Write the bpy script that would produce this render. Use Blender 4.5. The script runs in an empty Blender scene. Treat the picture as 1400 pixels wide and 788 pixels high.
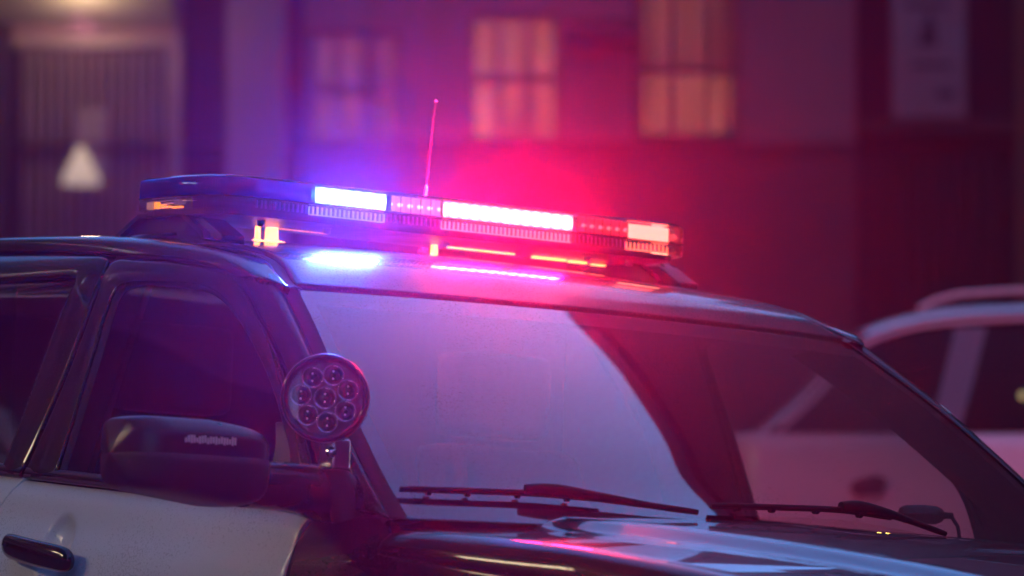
import bpy, bmesh, math, random
from mathutils import Vector, Matrix, noise
random.seed(7)
sc = bpy.context.scene
COL = sc.collection

# ------------------------------------------------------------------ camera
H0 = .78
cam_d = bpy.data.cameras.new('camera'); cam = bpy.data.objects.new('camera', cam_d); COL.objects.link(cam)
PITCH = math.radians(3.5)
cam.location = (0, 0, H0); cam.rotation_euler = (math.radians(90)+PITCH, 0, 0)
cam_d.sensor_width = 36; cam_d.lens = 7692.17/1400*36
cam_d.clip_start = .1; cam_d.clip_end = 500
cam_d.dof.use_dof = True; cam_d.dof.focus_distance = 10.75; cam_d.dof.aperture_fstop = 3.5
sc.camera = cam
# ------------------------------------------------------------------ sky, sun, exposure
SUN_EL, SUN_AZ = math.radians(25), math.radians(52)
wd = bpy.data.worlds.new('World'); sc.world = wd; wd.use_nodes = True
nt = wd.node_tree; bg = nt.nodes['Background']
sk = nt.nodes.new('ShaderNodeTexSky'); sk.sky_type = 'NISHITA'; sk.sun_disc = False
sk.sun_elevation = SUN_EL; sk.sun_rotation = SUN_AZ; sk.dust_density = .3; sk.ozone_density = 10.0
nt.links.new(sk.outputs[0], bg.inputs[0]); bg.inputs[1].default_value = .15
sd = bpy.data.lights.new('sun', 'SUN'); so = bpy.data.objects.new('sun', sd); COL.objects.link(so)
sd.energy = .5; sd.angle = math.radians(14); sd.color = (1, .86, .72)
so.rotation_euler = (math.radians(90)-SUN_EL, 0, math.pi-SUN_AZ)
sc.view_settings.view_transform = 'Standard'; sc.view_settings.look = 'None'
sc.view_settings.exposure = 1.0; sc.view_settings.gamma = 1.0
sc.cycles.max_bounces = 8; sc.cycles.transparent_max_bounces = 16; sc.cycles.volume_bounces = 0
sc.cycles.sample_clamp_indirect = 4.0

# ---- body surfaces of the patrol car, metres, x forward, y to its left, z up ----
ZZ = [.3, .5, .8, 1.0, 1.10, 1.18, 1.25, 1.374, 1.45, 1.62, 1.68, 1.72, 1.8]
WW = [.97, .99, 1.0, .985, .965, .935, .913, .868, .84, .774, .745, .712, .62]
def interp(x, xs, ys):
    if x <= xs[0]: return ys[0]
    for i in range(1, len(xs)):
        if x <= xs[i]:
            u = (x-xs[i-1])/(xs[i]-xs[i-1])
            return ys[i-1]*(1-u)+ys[i]*u
    return ys[-1]
def sinterp(x, xs, ys):                      # smooth (cubic Hermite) interpolation
    n = len(xs)
    if x <= xs[0]: return ys[0]
    if x >= xs[-1]: return ys[-1]
    i = 0
    while x > xs[i+1]: i += 1
    def m(k):
        if k == 0: return (ys[1]-ys[0])/(xs[1]-xs[0])
        if k == n-1: return (ys[-1]-ys[-2])/(xs[-1]-xs[-2])
        return (ys[k+1]-ys[k-1])/(xs[k+1]-xs[k-1])
    h = xs[i+1]-xs[i]; u = (x-xs[i])/h
    a = 2*u**3-3*u*u+1; b = u**3-2*u*u+u; c = -2*u**3+3*u*u; d = u**3-u*u
    return a*ys[i]+b*h*m(i)+c*ys[i+1]+d*h*m(i+1)
def W(x, z):                                  # half width of the body side
    xx = min(x, -.1)
    w = sinterp(z, ZZ, WW)-.04*max(0, xx+1.6)**2
    if x > .3: w -= .16*(x-.3)**2
    if x < -3.0: w -= .10*(x+3.0)**2
    return w
RX = [-4.0, -3.2, -2.5, -2.0, -1.7, -1.5, -1.4, -1.33, -1.25, -1.165]
RZ = [1.70, 1.762, 1.775, 1.767, 1.752, 1.731, 1.717, 1.703, 1.676, 1.632]
RY = [.56, .60, .62, .62, .625, .63, .635, .642, .665, .700]
def roof_edge_z(x): return sinterp(x, RX, RZ)
def roof_half(x): return sinterp(x, RX, RY)
def roof(x, v):                               # v in -1..1 across
    ramp = max(0., min(1., (-1.165-x)/.3))
    y = v*roof_half(x)
    z = roof_edge_z(x)+(.005+.013*ramp)*(1-v*v)
    return (x+(.04*(1-v*v))*(1-ramp), y, z)
GE = [[-1.1692, -0.7107, 1.6248], [-1.054, -0.7521, 1.5491], [-0.9481, -0.7908, 1.4735], [-0.8509, -0.8238, 1.3979], [-0.7555, -0.851, 1.3222], [-0.6672, -0.871, 1.2466], [-0.5742, -0.887, 1.1709]]                                  # near edge of the windscreen, top to base
def glass(s, t):                              # s -1 near .. 1 far, t 0 top .. 1 base
    u = t*(len(GE)-1); i = min(int(u), len(GE)-2); u -= i
    p, q = GE[i], GE[i+1]
    ts = [k/(len(GE)-1) for k in range(len(GE))]
    ex = sinterp(t, ts, [g[0] for g in GE]); ey = sinterp(t, ts, [g[1] for g in GE]); ez = sinterp(t, ts, [g[2] for g in GE])
    k = 1-s*s
    return (ex+k*(.045+.155*t), s*ey*-1, ez+k*(.005+.012*math.sin(math.pi*t))-.012*t*k+(.010*k*((t-.80)/.20)**2 if t > .80 else 0))
def hood_rear_x(y): return -.39-.19*(min(abs(y), .95)/.887)**2
def hood_z(x, y):
    X = x+.42; a = abs(y)
    z = 1.200-.075*X-.05*X*X-(.10*(X-.9)**2 if X > .9 else 0)
    z -= .03*(a/.8)**2.2
    yc = .655-.22*min(max((x+.6)/1.3, 0), 1.2)
    u = max(0., min(1., (a-yc+.05)/.08)); u = u*u*(3-2*u)
    z -= .022*u*(1-.3*max(0, min(1, X)))
    return z


# ------------------------------------------------------------------ frame of the car in the street
CC = Vector((7.43124, -7.03784, 0.78061)); RR = Vector((0.62581, 0.77910, 0.03697)); FF = Vector((-0.77898, 0.62192, 0.08008)); UU = Vector((0.03940, -0.07891, 0.99610))
cp, sp_ = math.cos(PITCH), math.sin(PITCH)
def to_world_rows():
    ax = RR; ay = FF*cp-UU*sp_; az = FF*sp_+UU*cp
    m = Matrix(((ax.x, ax.y, ax.z, -ax.dot(CC)), (ay.x, ay.y, ay.z, -ay.dot(CC)), (az.x, az.y, az.z, -az.dot(CC)+H0), (0, 0, 0, 1)))
    return m
CAR = to_world_rows()

# ------------------------------------------------------------------ materials
def mat(name, base=(.5, .5, .5), rough=.5, metal=0., coat=0., coat_rough=.03, emit=None, estr=0., bump=0., bscale=40., var=0., vscale=6., spec=.5, ior=1.5, dust=0., dscale=260., rvar=0., dthr=.80):
    m = bpy.data.materials.new(name); m.use_nodes = True
    n = m.node_tree.nodes; l = m.node_tree.links; b = n['Principled BSDF']
    b.inputs['Base Color'].default_value = (*base, 1); b.inputs['Roughness'].default_value = rough
    b.inputs['Metallic'].default_value = metal; b.inputs['Coat Weight'].default_value = coat
    b.inputs['Coat Roughness'].default_value = coat_rough; b.inputs['Specular IOR Level'].default_value = spec; b.inputs['IOR'].default_value = ior
    if emit: b.inputs['Emission Color'].default_value = (*emit, 1); b.inputs['Emission Strength'].default_value = estr
    tc = n.new('ShaderNodeTexCoord')
    col = None
    if var > 0 or rvar > 0:
        nz = n.new('ShaderNodeTexNoise'); nz.inputs['Scale'].default_value = vscale; nz.inputs['Detail'].default_value = 6
        l.new(tc.outputs['Object'], nz.inputs['Vector'])
        if var > 0:
            mr = n.new('ShaderNodeMapRange'); mr.inputs[1].default_value = .3; mr.inputs[2].default_value = .7
            mr.inputs[3].default_value = 1-var; mr.inputs[4].default_value = 1+var*.6
            l.new(nz.outputs[0], mr.inputs[0])
            mx = n.new('ShaderNodeMix'); mx.data_type = 'RGBA'; mx.blend_type = 'MULTIPLY'; mx.inputs[0].default_value = 1
            mx.inputs[6].default_value = (*base, 1); l.new(mr.outputs[0], mx.inputs[7]); l.new(mx.outputs[2], b.inputs['Base Color']); col = mx.outputs[2]
        if rvar > 0:
            mr2 = n.new('ShaderNodeMapRange'); mr2.inputs[1].default_value = .3; mr2.inputs[2].default_value = .7
            mr2.inputs[3].default_value = max(0, rough-rvar); mr2.inputs[4].default_value = rough+rvar
            l.new(nz.outputs[0], mr2.inputs[0]); l.new(mr2.outputs[0], b.inputs['Roughness'])
    if dust > 0:                                # grit and dried drops lying on the paint
        vz = n.new('ShaderNodeTexNoise'); vz.inputs['Scale'].default_value = dscale; vz.inputs['Detail'].default_value = 2
        l.new(tc.outputs['Object'], vz.inputs['Vector'])
        big = n.new('ShaderNodeTexNoise'); big.inputs['Scale'].default_value = 5; l.new(tc.outputs['Object'], big.inputs['Vector'])
        ad = n.new('ShaderNodeMath'); ad.operation = 'MULTIPLY_ADD'; ad.inputs[1].default_value = .35
        l.new(big.outputs[0], ad.inputs[0]); l.new(vz.outputs[0], ad.inputs[2])
        mr3 = n.new('ShaderNodeMapRange'); mr3.inputs[1].default_value = dthr; mr3.inputs[2].default_value = dthr+.05; mr3.inputs[3].default_value = 0; mr3.inputs[4].default_value = dust
        l.new(ad.outputs[0], mr3.inputs[0])
        df = n.new('ShaderNodeBsdfDiffuse'); df.inputs[0].default_value = (.06, .055, .06, 1)
        ms = n.new('ShaderNodeMixShader'); l.new(mr3.outputs[0], ms.inputs[0]); l.new(b.outputs[0], ms.inputs[1]); l.new(df.outputs[0], ms.inputs[2])
        l.new(ms.outputs[0], n['Material Output'].inputs[0])
    if bump > 0:
        bz = n.new('ShaderNodeTexNoise'); bz.inputs['Scale'].default_value = bscale; bz.inputs['Detail'].default_value = 4
        l.new(tc.outputs['Object'], bz.inputs['Vector'])
        bp = n.new('ShaderNodeBump'); bp.inputs['Strength'].default_value = bump; bp.inputs['Distance'].default_value = .01
        l.new(bz.outputs[0], bp.inputs['Height']); l.new(bp.outputs[0], b.inputs['Normal'])
    return m
def glassmat(name, tint=(.8, .8, .8), ior=1.5, rough=0., gl=(1, 1, 1), dust=0., boost=1., wob=0.):
    """sheet of glass: reflects by Fresnel, lets the rest through with a tint"""
    m = bpy.data.materials.new(name); m.use_nodes = True
    n = m.node_tree.nodes; l = m.node_tree.links; n.remove(n['Principled BSDF'])
    out = n['Material Output']
    t = n.new('ShaderNodeBsdfTransparent'); t.inputs[0].default_value = (*tint, 1)
    g = n.new('ShaderNodeBsdfGlossy'); g.inputs[0].default_value = (*gl, 1); g.inputs['Roughness'].default_value = rough
    f = n.new('ShaderNodeFresnel'); ge = n.new('ShaderNodeNewGeometry'); io = n.new('ShaderNodeMapRange')   # same index from both sides of the sheet
    io.inputs[1].default_value = 0; io.inputs[2].default_value = 1; io.inputs[3].default_value = ior; io.inputs[4].default_value = 1/ior
    l.new(ge.outputs['Backfacing'], io.inputs[0]); l.new(io.outputs[0], f.inputs[0])
    k = n.new('ShaderNodeMath'); k.operation = 'MULTIPLY'; k.inputs[1].default_value = boost; k.use_clamp = True
    l.new(f.outputs[0], k.inputs[0])
    ms = n.new('ShaderNodeMixShader'); l.new(k.outputs[0], ms.inputs[0]); l.new(t.outputs[0], ms.inputs[1]); l.new(g.outputs[0], ms.inputs[2])
    last = ms.outputs[0]
    tc = n.new('ShaderNodeTexCoord')
    if wob > 0:
        bz = n.new('ShaderNodeTexNoise'); bz.inputs['Scale'].default_value = 3; l.new(tc.outputs['Object'], bz.inputs['Vector'])
        bp = n.new('ShaderNodeBump'); bp.inputs['Strength'].default_value = wob; bp.inputs['Distance'].default_value = .01
        l.new(bz.outputs[0], bp.inputs['Height']); l.new(bp.outputs[0], g.inputs['Normal'])
    if dust > 0:
        vz = n.new('ShaderNodeTexNoise'); vz.inputs['Scale'].default_value = 230; vz.inputs['Detail'].default_value = 2; l.new(tc.outputs['Object'], vz.inputs['Vector'])
        big = n.new('ShaderNodeTexNoise'); big.inputs['Scale'].default_value = 4; l.new(tc.outputs['Object'], big.inputs['Vector'])
        ad = n.new('ShaderNodeMath'); ad.operation = 'MULTIPLY_ADD'; ad.inputs[1].default_value = .4
        l.new(big.outputs[0], ad.inputs[0]); l.new(vz.outputs[0], ad.inputs[2])
        mr = n.new('ShaderNodeMapRange'); mr.inputs[1].default_value = .86; mr.inputs[2].default_value = .90; mr.inputs[3].default_value = .004; mr.inputs[4].default_value = dust
        l.new(ad.outputs[0], mr.inputs[0])
        df = n.new('ShaderNodeBsdfDiffuse'); df.inputs[0].default_value = (.05, .045, .05, 1)
        m2 = n.new('ShaderNodeMixShader'); l.new(mr.outputs[0], m2.inputs[0]); l.new(last, m2.inputs[1]); l.new(df.outputs[0], m2.inputs[2]); last = m2.outputs[0]
    l.new(last, out.inputs[0])
    return m
def emitmat(name, col, s):
    return mat(name, base=(.1, .1, .1), rough=.3, emit=col, estr=s)

M = {}
M['black_paint'] = mat('black_paint', (.006, .006, .007), .30, coat=1., coat_rough=.015, dust=.4, spec=.08)
M['roof_paint'] = mat('filmed_black_paint', (.014, .014, .016), .42, coat=1., coat_rough=.08, dust=.85, spec=.25, dthr=.75)
M['white_paint'] = mat('white_paint', (.64, .65, .71), .45, coat=.22, coat_rough=.03, var=.05, vscale=2.5, dust=.25)
M['trim'] = mat('satin_black_trim', (.012, .012, .013), .38, bump=.05, bscale=300, rvar=.08)
M['rubber'] = mat('rubber', (.008, .008, .008), .7)
M['plastic'] = mat('textured_black_plastic', (.012, .012, .013), .45, bump=.12, bscale=500)
M['gloss'] = mat('gloss_black', (.006, .006, .007), .12, coat=.6)
M['cap'] = mat('satin_cap', (.012, .012, .014), .30, rvar=.05)
M['chrome'] = mat('chrome', (.85, .85, .9), .16, 1.)
M['brushed'] = mat('brushed_metal', (.4, .4, .42), .3, 1.)
M['moulding'] = mat('satin_belt_moulding', (.10, .10, .11), .28, .8)
M['windscreen'] = glassmat('windscreen_glass', (.88, .90, .90), 1.6, dust=.3, boost=2.4)
M['frit'] = mat('ceramic_frit', (.004, .004, .004), .6)
M['side_glass'] = glassmat('side_glass', (.78, .80, .80), 1.5, boost=1.1, wob=.05)
M['privacy_glass'] = glassmat('privacy_glass', (.10, .10, .10), 1.5, boost=1.5, wob=.05)
M['interior'] = mat('interior_cloth', (.012, .011, .012), .9, bump=.1, bscale=200)
M['headliner'] = mat('headliner', (.02, .018, .02), .95)
M['dash'] = mat('dash_vinyl', (.008, .008, .008), .6, bump=.1, bscale=300)
M['lens_blue'] = glassmat('blue_lens', (.05, .08, .75), 1.6, gl=(.25, .4, 1), boost=2.5)
def dye(m, col, w):
    n = m.node_tree.nodes; l = m.node_tree.links; out = n['Material Output']; src = out.inputs[0].links[0].from_socket
    d = n.new('ShaderNodeBsdfDiffuse'); d.inputs[0].default_value = (*col, 1); t = n.new('ShaderNodeBsdfTranslucent'); t.inputs[0].default_value = (*col, 1)
    a = n.new('ShaderNodeMixShader'); l.new(d.outputs[0], a.inputs[1]); l.new(t.outputs[0], a.inputs[2])
    b = n.new('ShaderNodeMixShader'); b.inputs[0].default_value = w; l.new(src, b.inputs[1]); l.new(a.outputs[0], b.inputs[2]); l.new(b.outputs[0], out.inputs[0])
dye(M['lens_blue'], (.02, .06, .85), .4)
M['lens_clear'] = glassmat('clear_lens', (.86, .86, .9), 1.5, boost=1.2)
M['lens_red'] = glassmat('red_lens', (.9, .25, .25), 1.5, boost=1.2)
dye(M['lens_red'], (.8, .15, .15), .12)
M['led_chrome'] = mat('led_reflector', (.8, .8, .85), .2, 1.)
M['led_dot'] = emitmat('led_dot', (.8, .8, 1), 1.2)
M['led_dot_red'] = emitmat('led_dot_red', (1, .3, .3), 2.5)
M['emit_blue'] = emitmat('lit_blue_led', (.42, .68, 1), 14)
M['emit_red'] = emitmat('lit_red_led', (1, .42, .36), 12)
M['emit_corner'] = emitmat('lit_corner_led', (1, .40, .30), 4)
M['plate_blue_glow'] = emitmat('faint_blue_glow', (.12, .16, 1), .28)  # glow put into unlit module plates for light from neighbouring lamps
M['plate_pink_glow'] = emitmat('faint_pink_glow', (1, .35, .75), .45)
M['plate_red_glow'] = emitmat('faint_red_glow', (1, .16, .16), .4)
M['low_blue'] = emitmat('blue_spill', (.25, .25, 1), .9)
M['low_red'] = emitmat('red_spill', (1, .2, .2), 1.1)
def hot_strip(name, edge, core, es, cs, pitch):
    m = bpy.data.materials.new(name); m.use_nodes = True; n = m.node_tree.nodes; l = m.node_tree.links; n.remove(n['Principled BSDF'])
    tc = n.new('ShaderNodeTexCoord'); sx_ = n.new('ShaderNodeSeparateXYZ'); l.new(tc.outputs['Object'], sx_.inputs[0])
    def M_(op, a, b=None, c=None):
        q = n.new('ShaderNodeMath'); q.operation = op
        for i, v in enumerate((a, b, c)):
            if v is None: continue
            if isinstance(v, (int, float)): q.inputs[i].default_value = v
            else: l.new(v, q.inputs[i])
        return q.outputs[0]
    dz = M_('DIVIDE', M_('SUBTRACT', sx_.outputs[2], 1.8505), .0125)
    vert = M_('POWER', 2.718, M_('MULTIPLY', M_('MULTIPLY', dz, dz), -1.1))
    yy = M_('COSINE', M_('MULTIPLY', sx_.outputs[1], 2*math.pi/pitch))
    led = M_('MULTIPLY_ADD', yy, .35, .65)
    k = M_('MULTIPLY', vert, led)
    e1 = n.new('ShaderNodeEmission'); e1.inputs[0].default_value = (*edge, 1); e1.inputs[1].default_value = es
    e2 = n.new('ShaderNodeEmission'); e2.inputs[0].default_value = (*core, 1); l.new(M_('MULTIPLY', k, cs), e2.inputs[1])
    ad = n.new('ShaderNodeAddShader'); l.new(e1.outputs[0], ad.inputs[0]); l.new(e2.outputs[0], ad.inputs[1]); l.new(ad.outputs[0], n['Material Output'].inputs[0])
    return m
M['emit_blue'] = hot_strip('lit_blue_led', (.10, .22, 1), (.40, .75, 1), 2.2, 14, .029)
M['emit_red'] = hot_strip('lit_red_led', (1, .05, .10), (1, .50, .42), 2.2, 14, .026)
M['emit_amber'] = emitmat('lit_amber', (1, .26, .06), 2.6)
M['amber_hot'] = emitmat('amber_hot', (1, .22, .02), 1.1)
M['amber_pale'] = emitmat('amber_pale', (1, .38, .22), .22)
M['amber_low'] = emitmat('amber_low', (.7, .25, .3), .08)
M['emit_amber_dim'] = emitmat('dim_amber', (1, .35, .1), .8)
M['yellow_led'] = emitmat('yellow_led', (1, .62, .1), 8)
M['tyre'] = mat('tyre_rubber', (.015, .015, .015), .8)
M['rim'] = mat('steel_rim', (.05, .05, .05), .4, .5)
M['taillight'] = mat('taillight', (.25, .01, .01), .15, coat=1)
M['headlight'] = mat('headlight', (.5, .5, .52), .1, .6, coat=1)
M['spot_glass'] = glassmat('spotlight_glass', (.9, .88, .92), 1.45, boost=.95)
M['wiper'] = mat('wiper_black', (.008, .008, .008), .6, spec=.15)

# ------------------------------------------------------------------ helpers
def tag(o, label=None, cat=None, group=None, kind=None):
    if label: o['label'] = label
    if cat: o['category'] = cat
    if group: o['group'] = group
    if kind: o['kind'] = kind
    return o
def empty(name, loc=(0, 0, 0), rz=0.):
    o = bpy.data.objects.new(name, None); COL.objects.link(o); o.location = loc; o.rotation_euler = (0, 0, rz); o.empty_display_size = .2
    return o
class MB:
    def __init__(s): s.v = []; s.f = []; s.sm = []
    def add(s, vs, fs, smooth=False):
        b = len(s.v); s.v += [tuple(p) for p in vs]; s.f += [tuple(i+b for i in f) for f in fs]; s.sm += [smooth]*len(fs)
        return s
    def box(s, a, b):
        x0, y0, z0 = a; x1, y1, z1 = b
        return s.add([(x0,y0,z0),(x1,y0,z0),(x1,y1,z0),(x0,y1,z0),(x0,y0,z1),(x1,y0,z1),(x1,y1,z1),(x0,y1,z1)],
                     [(0,3,2,1),(4,5,6,7),(0,1,5,4),(1,2,6,5),(2,3,7,6),(3,0,4,7)])
    def grid(s, g, smooth=True, flip=False):
        nr, nc = len(g), len(g[0]); vs = [p for r in g for p in r]; fs = []
        for i in range(nr-1):
            for j in range(nc-1):
                q = (i*nc+j, i*nc+j+1, (i+1)*nc+j+1, (i+1)*nc+j)
                fs.append(q[::-1] if flip else q)
        return s.add(vs, fs, smooth)
    def tube(s, pts, r, n=10, caps=True):
        pts = [Vector(p) for p in pts]; rs = r if isinstance(r, (list, tuple)) else [r]*len(pts)
        rings = []; up = Vector((0, 0, 1))
        for i, p in enumerate(pts):
            d = (pts[min(i+1, len(pts)-1)]-pts[max(i-1, 0)]).normalized()
            a = d.cross(up)
            if a.length < .05: a = d.cross(Vector((1, 0, 0)))
            a.normalize(); b = d.cross(a)
            rings.append([p+a*(rs[i]*math.cos(2*math.pi*k/n))+b*(rs[i]*math.sin(2*math.pi*k/n)) for k in range(n)])
        vs = [q for g in rings for q in g]; fs = []
        for i in range(len(pts)-1):
            for k in range(n): fs.append((i*n+k, i*n+(k+1) % n, (i+1)*n+(k+1) % n, (i+1)*n+k))
        s.add(vs, fs, True)
        if caps:
            s.add(rings[0], [tuple(range(n))]); s.add(rings[-1], [tuple(range(n))[::-1]])
        return s
    def lathe(s, prof, o, axis, n=28):
        """prof: (radius, distance along axis)"""
        o = Vector(o); ax = Vector(axis).normalized(); a = ax.cross(Vector((0, 0, 1)))
        if a.length < .05: a = ax.cross(Vector((1, 0, 0)))
        a.normalize(); b = ax.cross(a)
        g = [[o+ax*h+(a*math.cos(2*math.pi*k/n)+b*math.sin(2*math.pi*k/n))*r for k in range(n+1)] for r, h in prof]
        return s.grid(g)
    def prism(s, poly, f0, f1):
        """poly of 2D points, f0/f1 map a 2D point to each end"""
        n = len(poly); vs = [f0(p) for p in poly]+[f1(p) for p in poly]
        fs = [tuple(range(n))[::-1], tuple(range(n, 2*n))]+[(i, (i+1) % n, n+(i+1) % n, n+i) for i in range(n)]
        return s.add(vs, fs)
    def build(s, name, m, parent=None, fixn=True, bevel=0., sub=0):
        me = bpy.data.meshes.new(name); me.from_pydata(s.v, [], s.f)
        me.polygons.foreach_set('use_smooth', s.sm)
        me.materials.append(m)
        if fixn or bevel:
            bm = bmesh.new(); bm.from_mesh(me)
            if bevel: bmesh.ops.remove_doubles(bm, verts=bm.verts, dist=1e-5)
            bmesh.ops.recalc_face_normals(bm, faces=bm.faces)
            if bevel:
                es = [e for e in bm.edges if len(e.link_faces) == 2 and e.calc_face_angle(0) > .45]
                bmesh.ops.bevel(bm, geom=es, offset=bevel, segments=3, profile=.6, affect='EDGES', clamp_overlap=True)
                for f in bm.faces: f.smooth = True
            bm.to_mesh(me); bm.free()
        o = bpy.data.objects.new(name, me); COL.objects.link(o)
        if parent is not None: o.parent = parent
        if sub:
            md = o.modifiers.new('sub', 'SUBSURF'); md.levels = sub; md.render_levels = sub
        return o
def flip_y(g): return [[(p[0], -p[1], p[2]) for p in r] for r in g]
def crv(pts, n, smooth=True):
    """n points along a smooth curve through pts (any dimension)"""
    L = [0.]
    for a, b in zip(pts, pts[1:]): L.append(L[-1]+max(1e-6, math.dist(a, b)))
    out = []
    for k in range(n):
        d = L[-1]*k/(n-1)
        out.append(tuple((sinterp if smooth else interp)(d, L, [p[c] for p in pts]) for c in range(len(pts[0]))))
    return out
def at(pts, ds):
    L = [0.]
    for a, b in zip(pts, pts[1:]): L.append(L[-1]+max(1e-6, math.dist(a, b)))
    return [tuple(sinterp(L[-1]*d, L, [p[c] for p in pts]) for c in range(len(pts[0]))) for d in ds]
def params(n, e=.012):
    return [0, e]+[e+(1-2*e)*k/n for k in range(1, n)]+[1-e, 1]
def panel(g, thick=.014, rr=.0035):
    """surface grid -> mesh with rolled-over edges and a returned rim, so gaps between panels read"""
    g = [[Vector(p) for p in r] for r in g]; nr, nc = len(g), len(g[0])
    def nrm(i, j):
        a = g[min(i+1, nr-1)][j]-g[max(i-1, 0)][j]; b = g[i][min(j+1, nc-1)]-g[i][max(j-1, 0)]
        n = a.cross(b)
        return n.normalized() if n.length > 1e-12 else Vector((0, 0, 1))
    N = [[nrm(i, j) for j in range(nc)] for i in range(nr)]
    c = sum((p for r in g for p in r), Vector())/(nr*nc)
    if N[nr//2][nc//2].dot(Vector((0, g[nr//2][nc//2].y, max(.3, g[nr//2][nc//2].z-.9)))) < 0:
        N = [[-n for n in r] for r in N]
    mb = MB(); vs = [p for r in g for p in r]; fs = []
    for i in range(nr-1):
        for j in range(nc-1): fs.append((i*nc+j, i*nc+j+1, (i+1)*nc+j+1, (i+1)*nc+j))
    border = [(0, j) for j in range(nc)]+[(i, nc-1) for i in range(1, nr)]+[(nr-1, j) for j in range(nc-2, -1, -1)]+[(i, 0) for i in range(nr-2, 0, -1)]
    nb = len(border); prev = [i*nc+j for i, j in border]
    for (dt, dn) in ((.35, .12), (.75, .45), (1., 1.)):
        new = []
        for k, (i, j) in enumerate(border):
            a = g[border[k-1][0]][border[k-1][1]]; b = g[border[(k+1) % nb][0]][border[(k+1) % nb][1]]
            t = (b-a); n = N[i][j]
            o = t.cross(n)
            o = o.normalized() if o.length > 1e-9 else Vector()
            if o.dot(g[i][j]-c) < 0: o = -o
            vs.append(g[i][j]+o*(rr*dt)-n*(rr*dn)); new.append(len(vs)-1)
        for k in range(nb): fs.append((prev[k], prev[(k+1) % nb], new[(k+1) % nb], new[k]))
        prev = new
    new = []
    for k, (i, j) in enumerate(border): vs.append(Vector(vs[prev[k]])-N[i][j]*thick); new.append(len(vs)-1)
    mb.add(vs, fs, True)
    mb.add([vs[k] for k in prev]+[vs[k] for k in new], [(k, (k+1) % nb, nb+(k+1) % nb, nb+k) for k in range(nb)], False)
    return mb
def sidept(x, z, off=0.): return (x, -(W(x, z)+off), z)

# ================================================================== the patrol car
car = bpy.data.objects.new('police_suv', None); COL.objects.link(car)
car.matrix_world = CAR
tag(car, 'black and white police SUV with a lit red and blue light bar on its roof', 'police car')
def sided(name, mb_fn, m, parents=(car, car), label=(None, None), **kw):
    """builds the near piece and its mirror on the far side"""
    a = mb_fn().build(name, m, parents[0], **kw)
    b = mb_fn(); b.v = [(x, -y, z) for x, y, z in b.v]; b.f = [f[::-1] for f in b.f]
    b = b.build(name, m, parents[1], **kw)
    for o, s in ((a, label[0]), (b, label[1])):
        if s: o['label'] = s
    return a, b

# ---- roof
PV = params(30, .01)
xs = [-1.165, -1.17]+[-1.165-.035*k for k in range(1, 14)]+[-1.66-.15*k for k in range(1, 16)]
roof_o = panel([[roof(x, -1+2*v) for v in PV] for x in xs], .012, .003).build('roof', M['roof_paint'], car)
def rail_panel():
    top = []; bot = []
    tx = [-1.135-.004, -1.2, -1.3, -1.45, -1.65, -1.9, -2.3, -2.9, -3.5, -3.95]
    T = [(x, -(roof_half(min(x, -1.165))+.032+(.004 if x > -1.2 else 0)), roof_edge_z(min(x, -1.165))-.006-(.0 if x < -1.165 else .006)) for x in tx]
    B2 = [(-1.262, 1.640), (-1.318, 1.6575), (-1.40, 1.676), (-1.53, 1.694), (-1.64, 1.703), (-1.76, 1.712), (-2.0, 1.728), (-2.4, 1.742), (-3.0, 1.735), (-3.95, 1.66)]
    Bc = [sidept(x, z, .003) for x, z in B2]
    ds = params(40, .006); T = at(T, ds); Bc = at(Bc, ds)
    g = []
    for a, b in zip(T, Bc):
        a = Vector(a); b = Vector(b); r = []
        for v in params(8, .06):
            p = a.lerp(b, v); k = math.sin(math.pi*v)
            r.append(p+Vector((0, -.013*k, .013*k)))
        g.append(r)
    return panel(g, .012, .003)
sided('roof_rail_panel', rail_panel, M['black_paint'])
def ditch():
    g = []
    for x in [-1.15-.05*k for k in range(57)]:
        y0 = roof_half(min(x, -1.165)); z = roof_edge_z(min(x, -1.165))
        g.append([(x, -(y0-.004), z-.012), (x, -(y0+.016), z-.008), (x, -(y0+.036), z-.014)])
    return MB().grid(g)
sided('roof_ditch_moulding', ditch, M['trim'])

# ---- windscreen
GN = [-1+2*k/40 for k in range(41)]; GT = [k/24 for k in range(25)]
wsg = MB().grid([[glass(s, t) for s in GN] for t in GT]).build('windscreen', M['windscreen'], car)
fr = MB()
def fritstrip(s0, s1, t0, t1, ns, nt_):
    g = []
    for i in range(nt_+1):
        r = []
        for j in range(ns+1):
            p = glass(s0+(s1-s0)*j/ns, t0+(t1-t0)*i/nt_); r.append((p[0]-.003, p[1], p[2]-.003))
        g.append(r)
    fr.grid(g)
fritstrip(-1, 1, 0, .075, 30, 2); fritstrip(-1, 1, .93, 1, 30, 2); fritstrip(-1, -.945, .075, .93, 2, 20); fritstrip(.945, 1, .075, .93, 2, 20)
fr.build('frit_border', M['frit'], wsg)
MB().grid([[(lambda p, q, w: tuple(Vector(p).lerp(Vector(q), w)-Vector((.004, 0, .007 if 0 < w < 1 else .004))))(glass(s, 0), roof(-1.165, s), w) for s in GN] for w in (-.3, .3, .7, 1.2)]).build('header_seal', M['rubber'], car)
def wseal():
    g = []
    for k in range(25):
        t = k/24; p = Vector(glass(-1, t)); q = Vector(glass(-.985, t))
        g.append([q+Vector((.002, 0, .002)), p+Vector((0, -.002, .001)), p+Vector((-.012, -.012, -.003)), p+Vector((-.02, -.02, -.012))])
    return MB().grid(g)
sided('windscreen_seal', wseal, M['rubber'])

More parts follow.
